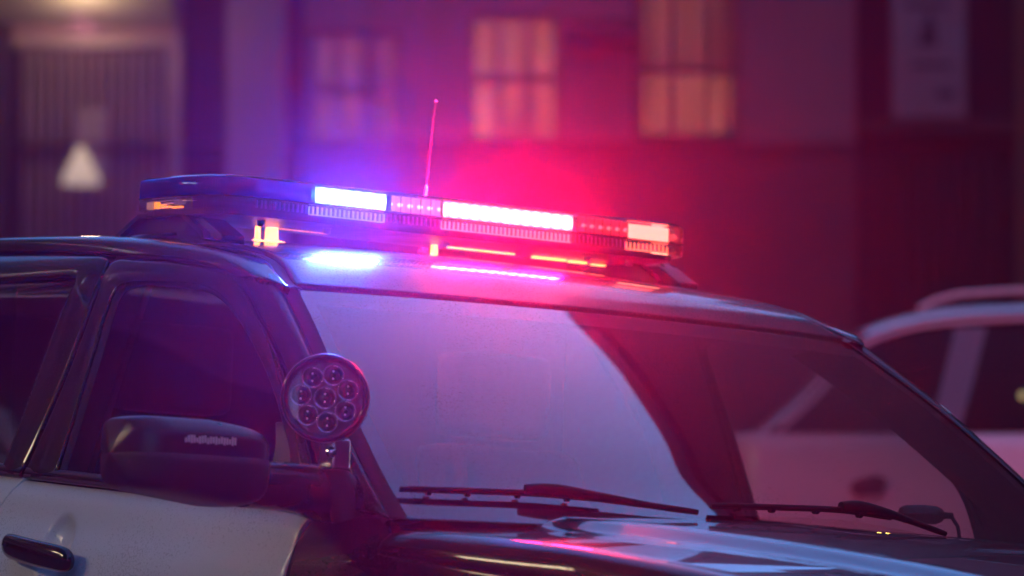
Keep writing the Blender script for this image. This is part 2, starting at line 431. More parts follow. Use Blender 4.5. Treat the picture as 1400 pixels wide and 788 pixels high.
# ---- front door frame outer line and A-pillar
FD = [(-1.761, 1.255), (-1.742, 1.357), (-1.728, 1.482), (-1.730, 1.623), (-1.742, 1.672), (-1.735, 1.700), (-1.64, 1.695), (-1.527, 1.686), (-1.398, 1.668), (-1.311, 1.65), (-1.259, 1.63), (-1.166, 1.563), (-1.089, 1.506), (-.99, 1.419), (-.903, 1.334), (-.838, 1.257), (-.822, 1.200)]
DG = [(-1.639, 1.262), (-1.650, 1.391), (-1.660, 1.494), (-1.672, 1.591), (-1.672, 1.628), (-1.648, 1.645), (-1.53, 1.643), (-1.402, 1.634), (-1.337, 1.62), (-1.281, 1.596), (-1.19, 1.538), (-1.11, 1.479), (-1.04, 1.42), (-.978, 1.356), (-.935, 1.293), (-.91, 1.225)]
def apillar():
    A = [sidept(x+.006, z+.004, -.001) for x, z in [(-1.259, 1.636), (-1.166, 1.566), (-1.089, 1.509), (-.99, 1.423), (-.903, 1.338), (-.834, 1.26), (-.806, 1.184)]]
    A = at(A, params(22, .01))
    B = [Vector(glass(-1, t)) for t in params(22, .01)]
    g = []
    for a, b in zip(A, B):
        a = Vector(a); b = b+Vector((-.010, -.010, -.001)); r = []
        for v in params(8, .05):
            p = a.lerp(b, v); k = math.sin(math.pi*v)
            k2 = math.sin(math.pi*v**2.2); r.append(p+Vector((.004*k+.009*k2, -.006*k-.009*k2, .004*k+.006*k2)))
        g.append(r)
    return panel(g, .012, .003)
sided('a_pillar', apillar, M['black_paint'])
def body_inner():                                   # dark inner skin seen in the shut lines
    g = []
    for z in (.45, .8, 1.0, 1.1, 1.16, 1.21):
        g.append([(x, -(W(x, z)-.03), z) for x in [-3.95+.15*k for k in range(21)]+[-.86]])
    mb = MB().grid(g)
    o = [(x, z) for x, z in FD[4:]]; 
    for (i, j) in zip(range(len(FD)-1), range(1, len(FD))):
        pass
    # inner pillar rings behind the door frames
    n = 40; A = crv(FD, n); B = crv([(x*.5+u*.5, z*.5+w*.5) for (x, z), (u, w) in zip(crv(FD, 16), crv(DG, 16))], n)
    mb.grid([[sidept(*a, -.035), sidept(*b, -.03)] for a, b in zip(A, B)])
    A2 = [(x-.012 if x < -1.7 else x, z+.02 if z > 1.6 else z) for x, z in A]
    mb.grid([[sidept(*a, -.035), (lambda p: p)(sidept(*a2, -.012))] for a, a2 in zip(A, A2)])
    return mb
sided('inner_body_side', body_inner, M['rubber'])

# ---- doors
def lerp2(a, b, t): return (a[0]+(b[0]-a[0])*t, a[1]+(b[1]-a[1])*t)
BELT = lambda x: 1.2545+(1.180-1.2545)*((x+1.80)/.98)       # top edge of the white panels
def door_low(L, R, zb, cup=None, nu=30, nv=40):
    """L, R: edge curves from belt down as functions of z"""
    def fn():
        g = []
        for u in params(nu, .008):
            xt = L(1.25)*(1-u)+R(1.18)*u; zt = BELT(xt)
            r = []
            for v in params(nv, .006):
                z = zt*(1-v)+zb*v
                x = L(z)*(1-u)+R(z)*u
                # character crease under the belt, soft scallop lower down
                off = -.004*math.exp(-((z-(zt-.075))/.03)**2)-.012*math.exp(-((z-.78)/.10)**2)
                t_ = max(0, (z-(zt-.030))/.030); off -= .011*t_*t_
                if cup:
                    q = ((x-cup[0])/.052)**2+((z-cup[1])/.066)**2
                    if q < 1: off -= .020*(1-q)**.8
                r.append(sidept(x, z, off))
            g.append(r)
        return panel(g, .016, .004)
    return fn
Lf = lambda z: sinterp(z, [.45, .8, 1.05, 1.15, 1.205, 1.26], [-1.86, -1.88, -1.878, -1.850, -1.797, -1.752])
Rf = lambda z: sinterp(z, [.45, .8, 1.06, 1.10, 1.15, 1.18], [-.80, -.82, -.832, -.829, -.824, -.817])
doors = sided('front_door', door_low(Lf, Rf, .45, (-1.562, 1.114), 130, 100), M['white_paint'])
def frame_ring(outer, inner, n=64):
    def fn():
        A = crv(outer, n); B = crv(inner, n); g = []
        for k in range(n):
            r = []
            for v in params(4, .08):
                x, z = lerp2(A[k], B[k], v); r.append(sidept(x, z, .003*math.sin(math.pi*v)))
            g.append(r)
        return panel(g, .014, .0025)
    return fn
FDo = [(x+(.005 if i < 6 else 0), z-(.004 if i > 4 else 0)) for i, (x, z) in enumerate(FD)]
DGo = [(x, z) for x, z in DG]
sided('window_frame', frame_ring([(-1.754, 1.258)]+FDo[1:], DG), M['black_paint'], doors)
def seal_ring(inner, w=.012, n=60):
    def fn():
        B = crv(inner, n); c = (sum(p[0] for p in B)/n, sum(p[1] for p in B)/n); g = []
        for p in B:
            d = Vector((c[0]-p[0], c[1]-p[1])).normalized()
            q = (p[0]+d.x*w, p[1]+d.y*w)
            g.append([sidept(*p, -.004), sidept(*lerp2(p, q, .5), -.005), sidept(*q, -.014)])
        return MB().grid(g)
    return fn
sided('window_seal', seal_ring(DG), M['rubber'], doors)
def pane(top, zb_fn, x0, x1, off=-.012, n=30):
    """glass filling the opening below curve z_top(x)"""
    def fn():
        g = []
        for k in range(n+1):
            x = x0+(x1-x0)*k/n; zt = top(x); zb = zb_fn(x)
            g.append([sidept(x, zb+(zt-zb)*j/12, off) for j in range(13)])
        return MB().grid(g)
    return fn
DGx = sorted([(x, z) for x, z in DG[4:]], key=lambda p: p[0])
ftop = lambda x: sinterp(x, [p[0] for p in DGx], [p[1]+.006 for p in DGx])
sided('window_pane', pane(ftop, lambda x: BELT(x)-.01, -1.668, -.912), M['side_glass'], doors)
def belt_strip(x0, x1):
    def fn():
        g = []
        for k in range(25):
            x = x0+(x1-x0)*k/24; z = BELT(x)+.005
            g.append([sidept(x, z+.024, -.012), sidept(x, z+.0235, -.004), sidept(x, z+.021, .001), sidept(x, z+.012, .003), sidept(x, z+.0115, -.003), sidept(x, z+.009, -.003), sidept(x, z+.0085, .002), sidept(x, z+.003, .002), sidept(x, z-.001, -.008)])
        return MB().grid(g)
    return fn
sided('belt_moulding', belt_strip(-1.752, -.905), M['moulding'], doors)
# door handle: cup pressed in the skin, pull bar, lock cover
def handle_set(cx, par, cz=None):
    hz = 1.107 if cz is None else cz
    def cup():
        g = []
        for i in range(9):
            r = []
            for k in range(25):
                a = 2*math.pi*k/24; rr_ = i/8
                x = cx+.012+.048*rr_*math.cos(a); z = hz+.004+.062*rr_*math.sin(a)
                r.append(sidept(x, z, .0012-.016*(1-rr_**2)*(1 if rr_ < .99 else 0)+(-.0 if rr_ < 1 else -.002)))
            g.append(r)
        return MB().grid(g)
    def bar():
        pts = []; rad = []
        mb = MB(); g = []
        n = 36
        for i in range(n+1):
            u = .5-.5*math.cos(math.pi*i/n); x = cx-.125+.25*u; z = hz+.016-.034*u
            lift = .026+.010*math.sin(math.pi*u)
            h = .0235*(1-abs(2*u-1)**10)**.5+.002; d = .013*(1-abs(2*u-1)**10)**.5+.002
            y = -(W(x, z)+lift)
            g.append([(x, y-d*math.cos(a), z+h*math.sin(a)) for a in [2*math.pi*k/14 for k in range(15)]])
        mb.grid(g); mb.add(g[0][:-1], [tuple(range(14))]); mb.add(g[-1][:-1], [tuple(range(14))])
        return mb
    h = sided('door_handle', bar, M['gloss'], par)
handle_set(-1.574, doors)

# rear door, quarter panel and the rest of the side (mostly past the frame edge)
Lr = lambda z: sinterp(z, [.45, .7, .9, 1.1, 1.3], [-2.55, -2.62, -2.75, -2.84, -2.86])
Rr = lambda z: Lf(z)-.009
rdoors = sided('rear_door', door_low(Lr, Rr, .45), M['white_paint'])
BELT0 = BELT
RDO = [(-2.86, 1.33), (-2.84, 1.5), (-2.80, 1.66), (-2.74, 1.728), (-2.4, 1.736), (-2.1, 1.7255), (-1.9, 1.714), (-1.762, 1.704), (-1.752, 1.69), (-1.740, 1.62), (-1.738, 1.482), (-1.752, 1.357), (-1.772, 1.262)]
RDG = [(-2.77, 1.35), (-2.75, 1.5), (-2.72, 1.60), (-2.66, 1.668), (-2.4, 1.682), (-2.13, 1.675), (-1.95, 1.671), (-1.85, 1.669), (-1.828, 1.660), (-1.834, 1.60), (-1.834, 1.50), (-1.834, 1.40), (-1.84, 1.275)]
sided('window_frame', frame_ring(RDO, RDG), M['black_paint'], rdoors)
sided('window_seal', seal_ring(RDG), M['rubber'], rdoors)
sided('window_pane', pane(lambda x: sinterp(x, [-2.76, -2.70, -2.5, -2.1, -1.85, -1.82], [1.5, 1.64, 1.68, 1.682, 1.676, 1.668]), lambda x: BELT(x)-.01, -2.76, -1.832), M['privacy_glass'], rdoors)
sided('belt_moulding', belt_strip(-2.85, -1.768), M['moulding'], rdoors)
handle_set(-2.66, rdoors, 1.16)
def quarter():
    g = []
    for u in params(14, .01):
        r = []
        for v in params(16, .01):
            z = (1.33+.05*u)*(1-v)+.45*v
            x = (Lr(z)-.01)*(1-u)+(-3.93)*u
            r.append(sidept(x, z))
        g.append(r)
    return panel(g)
sided('quarter_panel', quarter, M['black_paint'])
sided('rear_pillar', lambda: panel([[sidept(-2.875-u*1.0, zt*(1-v)+(1.335+.05*u)*v) for v in params(8)] for u, zt in [(k/12, 1.735-.075*(k/12)**2) for k in range(13)]]), M['black_paint'])
# tail and nose, plain but closed
tg = panel([[(-3.96-.05*math.sin(math.pi*z/1.9)+.12*max(0, z-1.1), y*W(-3.93, z)*.99, z) for y in [-1+2*k/16 for k in range(17)]] for z in [.5+.1*k for k in range(13)]])
tail = tg.build('tailgate', M['black_paint'], car)
MB().grid([[(-4.005+.13*max(0, z-1.1), y, z) for y in (-.55, 0, .55)] for z in (1.2, 1.4, 1.58)]).build('rear_window', M['privacy_glass'], tail)
sided('taillight', lambda: MB().box((-4.01, -.90, .95), (-3.90, -.74, 1.15)), M['taillight'], bevel=.01)

# ---- bonnet and wings
def hood_grid():
    g = []
    for u in params(34, .006):
        r = []
        for w in [-1, -.99, -.97, -.94, -.91]+[-.88+1.76*k/60 for k in range(61)]+[.91, .94, .97, .99, 1]:
            a = abs(w); sgn = 1 if w >= 0 else -1
            if a <= .88:
                y = a/.88*.845; x = hood_rear_x(y)*(1-u)+1.0*u; z = hood_z(x, y)
            else:
                q = (a-.88)/.12*math.pi/2
                x = hood_rear_x(.845+.05*math.sin(q))*(1-u)+1.0*u
                z0 = hood_z(x, .845); zs = 1.102-.11*(x+.55)-.03*max(0, x-.2)**2
                ye = W(x, zs)+.002
                y = .845+(ye-.845)*math.sin(q)**.9; z = zs+(z0-zs)*math.cos(q)**.9
            if x > .75: z -= .35*(x-.75)**2
            r.append((x, sgn*y, z))
        g.append(r)
    return g
hood = panel(hood_grid(), .014, .004).build('bonnet', M['black_paint'], car)
def wing():
    g = []
    for u in params(40, .006):
        r = []
        for v in params(16, .01):
            xb = .95
            x = (-.812)*(1-u)+xb*u
            zt = 1.178 if x < -.565 else 1.098-.11*(x+.55)-.03*max(0, x-.2)**2
            if -.60 < x < -.55: zt = 1.172+(1.098-1.172)*(x+.60)/.05
            else: zt = min(zt, 1.172)
            dz = math.sqrt(max(0, .43**2-(x)**2)) if abs(x) < .43 else 0
            zb = .36+dz if dz else .45
            z = zt*(1-v)+zb*v
            x2 = x+(Rf(z)+.009-(-.812))*(1-u)**8
            top = max(0, 1-v*14)
            r.append((x2, -(W(x2, z)-.012*top*(1 if x < -.56 else 0)), z))
        g.append(r)
    return panel(g)
wings = sided('front_wing', wing, M['black_paint'])
def wing_cap():                                   # painted corner between wing, pillar foot and bonnet
    g = []
    for u in params(10, .04):
        x = -.800*(1-u)+(-.582)*u; r = []
        for v in params(6, .08):
            y = -(W(x, 1.172)-.014)*(1-v)+-(.80 if x > -.7 else W(x, 1.3)-.03)*v
            r.append((x+.01*v, y, 1.1745-.006*(1-v)**2+.012*v))
        g.append(r)
    return panel(g, .01, .003)
sided('wing_corner_cap', wing_cap, M['black_paint'])
cw = MB().grid([[(hood_rear_x(y)-.012-.16*v, y, hood_z(hood_rear_x(y), y)-.020-.012*math.sin(math.pi*v)-.006*v) for v in (0, .2, .4, .6, .8, 1)] for y in [-.86+1.72*k/40 for k in range(41)]])
cw.build('cowl_panel', M['plastic'], car)
nose = MB().grid([[(1.0+.02+.05*math.cos(y/.9*1.4)-.10*(y/.9)**2-(.06 if z > .9 else 0), y, z) for y in [-.88+1.76*k/20 for k in range(21)]] for z in (.25, .4, .55, .7, .85, .95, .985)]).build('front_bumper', M['black_paint'], car)
MB().box((1.06, -.45, .68), (1.10, .45, .88)).build('grille', M['trim'], car, bevel=.01)
sided('headlight', lambda: MB().box((.93, -.86, .74), (1.05, -.52, .88)), M['headlight'], bevel=.02)
for wx in (0, -2.86):
    for s in (-1, 1):
        ob = MB().lathe([(.20, -.10), (.33, -.11), (.375, -.08), (.385, 0), (.375, .08), (.33, .11), (.24, .10)], (wx, s*.88, .385), (0, s, 0), 32).build('wheel', M['tyre'], car)
        MB().lathe([(.001, .06), (.07, .075), (.09, .04), (.20, .055), (.24, .09), (.245, .10)], (wx, s*.88, .385), (0, s, 0), 24).build('rim', M['rim'], ob)
MB().box((-3.9, -.86, .28), (.95, .86, .5)).build('underbody', M['rubber'], car)

# ---- interior
MB().box((-3.85, -.84, .5), (-.55, .84, .56)).build('cabin_floor', M['interior'], car)
MB().box((-.62, -.86, .52), (.9, .86, .84)).build('bulkhead', M['rubber'], car)
hl = MB().grid([[(x, v*(roof_half(x)+.02), roof(x, v)[2]-.035-.02*abs(v)**4) for v in [-1+k/6 for k in range(13)]] for x in [-1.20-.2*k for k in range(14)]])
hl.build('headliner', M['headliner'], car)
db = MB().grid([[(-.50-.50*v+.06*math.cos(y*1.7), y, 1.115+.028*math.sin(math.pi*min(1, v*1.1))-.16*max(0, v-.75)**1.2*4) for v in [k/10 for k in range(11)]] for y in [-.84+1.68*k/24 for k in range(25)]])
dash = db.build('dashboard', M['dash'], car)
MB().tube([(-1.12+.07*math.sin(a)*0+.07*math.cos(a)*.4, .42+.185*math.sin(a), 1.06+.185*math.cos(a)*.9) for a in [2*math.pi*k/32 for k in range(33)]], .014).build('steering_wheel', M['dash'], car)
for s in (-1, 1):
    st = MB().box((-1.95, s*.42-.25, .6), (-1.35, s*.42+.25, .85)).build('seat', M['interior'], car, bevel=.05)
    MB().add([(-1.78, s*.42-.24, .8), (-1.78, s*.42+.24, .8), (-1.62, s*.42+.22, .8), (-1.62, s*.42-.22, .8), (-2.0, s*.42-.20, 1.40), (-2.0, s*.42+.20, 1.40), (-1.88, s*.42+.18, 1.40), (-1.88, s*.42-.18, 1.40)],
             [(0, 3, 2, 1), (4, 5, 6, 7), (0, 1, 5, 4), (1, 2, 6, 5), (2, 3, 7, 6), (3, 0, 4, 7)]).build('seat_back', M['interior'], st, bevel=.04)
    MB().box((-2.02, s*.42-.12, 1.42), (-1.90, s*.42+.12, 1.60)).build('headrest', M['interior'], st, bevel=.03)
pt = MB().box((-2.10, -.80, .8), (-2.085, .80, 1.12)); pt.box((-2.10, -.72, 1.12), (-2.09, .72, 1.70))
pt.build('prisoner_partition', M['interior'], car)
def pillar_trim():
    g = []
    for k in range(13):
        z = 1.0+.70*k/12; x0 = -1.60-.055*k/12
        g.append([(x0, -(W(-1.7, z)-.055), z), (x0-.02, -(W(-1.7, z)-.085), z), (x0-.22, -(W(-1.9, z)-.085), z), (x0-.24, -(W(-1.9, z)-.05), z)])
    return MB().grid(g)
sided('pillar_trim', pillar_trim, M['interior'])
def ap_trim():
    g = []
    for k in range(15):
        t = k/14; p = Vector(glass(-.985, t)); 
        g.append([p+Vector((-.015, -.01, -.015)), p+Vector((-.05, .035, -.02)), p+Vector((-.12, .03, -.03)), p+Vector((-.15, -.01, -.02))])
    return MB().grid(g)
sided('a_pillar_trim', ap_trim, M['headliner'])
sided('door_trim', lambda: MB().grid([[(x, -(W(x, z)-.06), z) for x in [-1.85+.1*k for k in range(11)]] for z in (.55, .8, 1.0, 1.1, 1.19)]), M['interior'])
# small camera on the dash with two amber telltales beside it
dc = MB().lathe([(.001, -.050), (.012, -.048), (.018, -.036), (.0195, 0), (.018, .026), (.013, .038), (.007, .042), (.006, .060), (.001, .061)], (-0.80000, 0.60167, 1.25818), (.626, .779, .0), 20).build('dash_spotlight', M['gloss'], car)
MB().tube([Vector((-0.80000, 0.60167, 1.25818))+Vector((.626, .779, 0))*.055, Vector((-0.80000, 0.60167, 1.25818))+Vector((.626, .779, -.3))*.07, Vector((-0.80000, 0.60167, 1.25818))+Vector((.626, .779, -1.))*.08], .004).build('bracket', M['gloss'], dc)
for k in (0, 1):
    MB().lathe([(.0001, .0), (.004, .001), (.0045, .004), (.0001, .006)], Vector((-0.85000, 0.53326, 1.25489))+Vector((.626, .779, 0))*(.017*k), (.77, -.62, 0), 10).build('indicator_led', M['yellow_led'], dash)

# ---- wipers
def gpt(s, t, h):
    P = Vector(glass(s, t)); a = Vector(glass(s+.01, t))-P; b = Vector(glass(s, t+.01))-P
    n = a.cross(b).normalized()
    if n.z < 0: n = -n
    return P+n*h
def wiper(blade, arm, piv):
    pts = [gpt(*q, .010) for q in at(blade, [k/16 for k in range(17)])]
    root_ = MB()
    root_.tube(pts, .003, 6)
    b = root_.build('wiper', M['wiper'], car)
    m = MB(); up = [gpt(*q, .015) for q in at(blade, [k/16 for k in range(17)])]
    m.tube(up, [.003]+[.005]*15+[.003], 8); m.build('blade', M['wiper'], b)
    for k in (2, 5, 9, 13): MB().tube([pts[k], pts[k]+(pts[k+1]-pts[k])*.35], .0075, 8).build('clip', M['wiper'], b)
    ap = [gpt(*q[:2], q[2]) for q in arm]
    MB().tube([Vector(p) for p in crv([tuple(p) for p in ap], 12)], [.009, .011, .012, .011, .010, .009, .008, .007, .006, .006, .006, .005], 8).build('arm', M['wiper'], b)
    return b
wiper([(-.975, .905), (-.86, .902), (-.70, .897), (-.55, .905)], [(-.72, .900, .024), (-.66, .902, .026), (-.55, .912, .020), (-.44, .925, .015), (-.34, .935, .012)], None)
wiper([(-.29, .905), (-.10, .893), (.08, .885), (.22, .90)], [(.07, .885, .022), (.12, .885, .024), (.20, .893, .020), (.27, .91, .014), (.36, .95, .010)], None)

# ---- wing mirror on the near door (and its twin)
MY0, MY1 = -1.354, -1.076
def mirror_grid(prof, grow=0.):
    """rounded box lofted along its length: chamfered shoulder above, fuller belly below"""
    g = []
    for i in range(25):
        u = i/24; y = MY0+(MY1-MY0)*u
        e = max(0., 1-abs(2*u-1)**7)
        zt = 1.331-.017*max(0, (u-.55)/.45)**1.3; zb = 1.204-.026*min(1, u/.7)+.010*max(0, (u-.8)/.2)
        zm = 1.262; xc = -.815+.05*u; hx = .088*(.62+.38*min(1, u*5))*(e**.42)+.002
        r = []
        for dx, dz in prof:
            z = zm+((zt-zm) if dz > 0 else (zm-zb))*dz*(e**.16)
            r.append((xc+(hx+grow)*dx, y, z+(grow if dz > 0 else 0)))
        g.append(r)
    return MB().grid(g)
CAP_P = [(-1.02, .1), (-1.0, .6), (-.85, .88), (-.5, .98), (0, 1.0), (.45, .99), (.66, .93), (.92, .70), (.99, .58), (1.0, .45), (1.0, .2), (.995, .03)]
LOW_P = [(1.0, .06), (1.03, .02), (1.06, -.05), (1.07, -.3), (1.03, -.62), (.90, -.86), (.6, -.98), (0, -1), (-.6, -.96), (-.95, -.75), (-1.0, -.3), (-1.0, .12)]
def dense(p, n): return crv(p, n)
mir = sided('side_mirror', lambda: mirror_grid(dense(LOW_P, 36)), M['plastic'])
sided('mirror_cap', lambda: mirror_grid(dense(CAP_P, 40), .0012), M['cap'], mir)
sided('mirror_glass', lambda: MB().add([(-.885, -1.30, 1.21), (-.885, -1.12, 1.20), (-.885, -1.12, 1.315), (-.885, -1.30, 1.32), (-.880, -1.30, 1.21), (-.880, -1.12, 1.20), (-.880, -1.12, 1.315), (-.880, -1.30, 1.32)], [(0, 3, 2, 1), (4, 5, 6, 7), (0, 1, 5, 4), (1, 2, 6, 5), (2, 3, 7, 6), (3, 0, 4, 7)]), M['chrome'], mir)
def mirror_arm():
    g = []
    path = [((-.775, -1.09, 1.222), .050, .042), ((-.765, -1.00, 1.222), .056, .045), ((-.76, -.95, 1.218), .066, .048), ((-.765, -.90, 1.212), .085, .050)]
    P = crv([(*p, a, b) for p, a, b in path], 10)
    for (x, y, z, a, b) in P:
        r = []
        for k in range(21):
            t = 2*math.pi*k/20; ct, st_ = math.cos(t), math.sin(t)
            r.append((x+a*abs(ct)**.75*(1 if ct > 0 else -1), y, z+b*abs(st_)**.75*(1 if st_ > 0 else -1)))
        g.append(r)
    return MB().grid(g)
sided('mirror_arm', mirror_arm, M['cap'], mir)
def sail():
    A = [(-.99, 1.352), (-.965, 1.30), (-.955, 1.22), (-.955, 1.20)]; B = [(-.972, 1.352), (-.925, 1.302), (-.868, 1.235), (-.845, 1.20)]
    return panel([[sidept(*lerp2(a, b, v), .002) for v in params(4, .05)] for a, b in zip(crv(A, 12), crv(B, 12))], .01, .002)
sided('sail_panel', sail, M['trim'], doors)
# LED marker set in the mirror face: two rows of little cells
nm = mir[0]
cell = MB(); 
for k in range(19):
    yy = -1.268+.0053*k; xx_ = -.7240+.05*(yy-MY0)/(MY1-MY0)
    h0_, h1_ = -.0065+.0012*math.sin(k*2.1), (.0065 if k % 4 else .003)-.001*math.cos(k*1.3)
    cell.box((xx_, yy, 1.292+h0_), (xx_+.0035, yy+.0027, 1.292+h1_))
lensm = mat('marker_cells', (.5, .45, .5), .3, emit=(.8, .6, .8), estr=.02)
mk = cell.build('marker_light', lensm, nm); mk['kind'] = 'stuff'

# ---- spotlight on the pillar
M['spot_cup'] = mat('spot_cup', (.8, .78, .85), .10, 1.)
SP = Vector((-0.69626, -0.97000, 1.38267)); AX = Vector((.74, -.67, .03)).normalized()
spot = MB().lathe([(.001, -.085), (.03, -.083), (.055, -.070), (0.0688, -.045), (0.0764, -.012), (0.0797, .004), (0.0797, .016), (0.0764, .022), (.0715, .021), (.0680, .014), (.0665, .006)], SP, AX, 48).build('spotlight', M['gloss'], car)
MB().lathe([(.0800, .0), (.0808, .003), (.0808, .010), (.0800, .0125)], SP, AX, 48).build('trim_ring', M['trim'], spot)
MB().lathe([(.0001, .016), (.04, .0158), (.0670, .0125)], SP, AX, 40).build('lens', M['spot_glass'], spot)
MB().lathe([(.0001, -.006), (.0698, -.006)], SP, AX, 40).build('led_plate', mat('spot_plate', (.22, .2, .24), .18, .9, bump=.3, bscale=60), spot)
ax_a = AX.cross(Vector((0, 0, 1))).normalized(); ax_b = ax_a.cross(AX).normalized()
glint_mat = mat('bulb_glint', (.7, .7, .75), .05, 0, coat=1, emit=(1, .9, .9), estr=.05)
def cupat(dx, dy, r):
    c = SP+ax_a*dx+ax_b*dy
    o = MB().lathe([(r*.28, -.004), (r*.5, -.001), (r*.78, .005), (r*.98, .0105), (r*1.04, .0105), (r*1.06, .0085)], c, AX, 24).build('reflector', M['spot_cup'], spot)
    d = MB().lathe([(r*.5, .0005), (r*.44, .007), (r*.28, .0115), (.0001, .0135)], c, AX, 16); d.build('bulb', M['dark_bulb'], spot)
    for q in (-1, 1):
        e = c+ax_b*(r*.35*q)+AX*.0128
        MB().lathe([(.0018, -.001), (.0013, .0008), (.0001, .0014)], e, AX, 8).build('glint', glint_mat, spot)  # bright bead set on each bulb in place of a highlight
M['dark_bulb'] = mat('smoked_bulb', (.03, .025, .035), .06, 0, coat=1)
cupat(0, 0, .0200)
for k in range(7):
    a = math.radians(90+18+k*360/7); cupat(.0440*math.cos(a), .0440*math.sin(a), .0190)
# chrome knuckle and black arm to the pillar foot
kn = SP+Vector((.0, .03, -.095))
MB().box(tuple(kn+Vector((-.03, -.020, -.034))), tuple(kn+Vector((.016, .022, .024)))).build('knuckle', M['chrome'], spot, bevel=.006)
MB().tube([SP-AX*.03+Vector((0, 0, -.06)), kn+Vector((-.005, .0, .03))], .014, 12).build('stem', M['gloss'], spot)
MB().lathe([(.0001, -.02), (.010, -.02), (.010, .022), (.0001, .024)], kn+Vector((.0, -.012, -.002)), (.8, -.6, 0), 14).build('clamp_bolt', M['chrome'], spot)
MB().tube([kn+Vector((-.01, .0, -.02)), kn+Vector((-.005, .015, -.07)), kn+Vector((.0, .03, -.12))], [.022, .026, .030], 12).build('mount_arm', M['plastic'], spot)

# ---- light bar
bar = MB()
def outline(inset=0., yn=-.643, yf=.577):
    i = inset
    return [(-1.785+i, yn+.05), (-1.775+i, yn+.015+i*.6), (-1.755+i, yn+i), (-1.61-i, yn+i), (-1.56-i, yn+.012+i), (-1.522-i, yn+.040+i*.6), (-1.506-i, yn+.085),
            (-1.505-i, -.40), (-1.505-i, -.215), (-1.505-i, -.075), (-1.505-i, .09), (-1.505-i, .255), (-1.505-i, .405), (-1.506-i, yf-.07), (-1.520-i, yf-.030-i*.6), (-1.556-i, yf-.006-i), (-1.61-i, yf-i), (-1.755+i, yf-i), (-1.775+i, yf-.015-i*.6), (-1.785+i, yf-.05)]
OL = outline()
lb = MB(); ins = outline(.022)
lb.prism(ins, lambda p: (p[0], p[1], 1.786), lambda p: (p[0], p[1], 1.800))
lb.box((-1.755, -.610, 1.80), (-1.62, .545, 1.868))
lbar = lb.build('light_bar', M['trim'], car)
lbar.scale = (1, 1.028, .84); lbar.location = (0, 0, .2916)
BLUE_P, RED_P = 11.5, 12.5
def lens_wall(name, idx, z0, z1, m, lean=.0):
    mb = MB(); g = []
    for z, i in ((z0, .003), (z0+.002, 0), ((z0+z1)/2, 0), (z1-.003, .001), (z1, .005)):
        o = outline(i); g.append([(o[k][0], o[k][1], z) for k in idx])
    mb.grid(g); return mb.build(name, m, lbar)
n_ = len(OL)
lens_wall('upper_lens', [19, 0, 1, 2, 3, 4, 5, 6, 7], 1.828, 1.873, M['lens_blue'])['label'] = 'dark blue end lens'
lens_wall('upper_lens', [7, 8, 9], 1.828, 1.873, M['lens_clear'])
lens_wall('upper_lens', [9, 10, 11], 1.828, 1.873, M['lens_clear'])
lens_wall('upper_lens', [11, 12, 13, 14, 15, 16, 17, 18, 19], 1.828, 1.873, M['lens_red'])['label'] = 'pale red end lens'
lens_wall('lower_lens', [19, 0, 1, 2, 3, 4, 5, 6, 7], 1.799, 1.826, M['lens_clear'])
lens_wall('lower_lens', [7, 8, 9, 10, 11], 1.799, 1.826, M['lens_clear'])
lens_wall('lower_lens', [11, 12, 13, 14, 15, 16, 17, 18, 19], 1.799, 1.826, M['lens_red'])
o1 = outline(.004)
def lid(idx, m, nm_):
    k_ = [o1[i] for i in idx]
    MB().prism(k_, lambda p: (p[0], p[1], 1.8725), lambda p: (p[0]*.99-.01645, p[1]*.985, 1.8775)).build(nm_, m, lbar, bevel=.0015)
lid([0, 1, 2, 3, 4, 5, 6, 7, 12, 13, 14, 15, 16, 17, 18, 19], mat('tinted_lid', (.01, .012, .05), .12, coat=1), 'top_cover')
ribs = MB()                                        # moulded ribs of the lower lens
for k in range(96):
    y = -.54+k*.0108
    ribs.box((-1.507, y, 1.803), (-1.5035, y+.003, 1.822))
rb = ribs.build('lens_ribs', mat('rib', (.15, .12, .18), .2, coat=1), lbar); rb['kind'] = 'stuff'
sp = MB(); 
sepm = outline(-.001)
MB().prism(sepm, lambda p: (p[0], p[1], 1.8255), lambda p: (p[0], p[1], 1.8285)).build('lens_joint', M['gloss'], lbar)
def led_unit(y0, y1, lit=None, dots=5, dotm='led_dot', back='led_chrome'):
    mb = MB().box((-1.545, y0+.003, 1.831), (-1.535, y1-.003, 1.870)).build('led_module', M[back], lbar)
    fins = MB()
    for k in range(dots+1):
        y = y0+.004+(y1-y0-.008)*k/dots
        fins.box((-1.536, y-.0012, 1.832), (-1.516, y+.0012, 1.869))
    fins.box((-1.536, y0+.003, 1.8695), (-1.514, y1-.003, 1.871)); fins.box((-1.536, y0+.003, 1.830), (-1.514, y1-.003, 1.8315))
    for v in fins.v: pass
    MBs = fins.build('reflector_fins', M['led_chrome'], lbar)
    if lit:
        MB().box((-1.528, y0-.004, 1.803), (-1.520, y1+.004, 1.823)).build('spill_strip', M['low_blue' if 'blue' in lit else 'low_red'], lbar)  # glowing strip added for lamp light bleeding into the lower lens
        MB().box((-1.526, y0+.000, 1.8315), (-1.514, y1-.000, 1.8695)).build('lit_strip', M[lit], lbar)
    else:
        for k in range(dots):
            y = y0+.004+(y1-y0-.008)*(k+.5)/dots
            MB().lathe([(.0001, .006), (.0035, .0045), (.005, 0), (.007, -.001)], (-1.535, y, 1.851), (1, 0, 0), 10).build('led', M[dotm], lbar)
    return mb
led_unit(-.535, -.41, None, 5, back='plate_blue_glow')
led_unit(-.395, -.222, 'emit_blue', 3)
led_unit(-.212, -.080, None, 5, back='plate_pink_glow')
led_unit(-.070, .086, 'emit_red', 3)
led_unit(.095, .250, 'emit_red', 3)
led_unit(.260, .400, None, 6, 'led_dot_red', back='plate_red_glow')
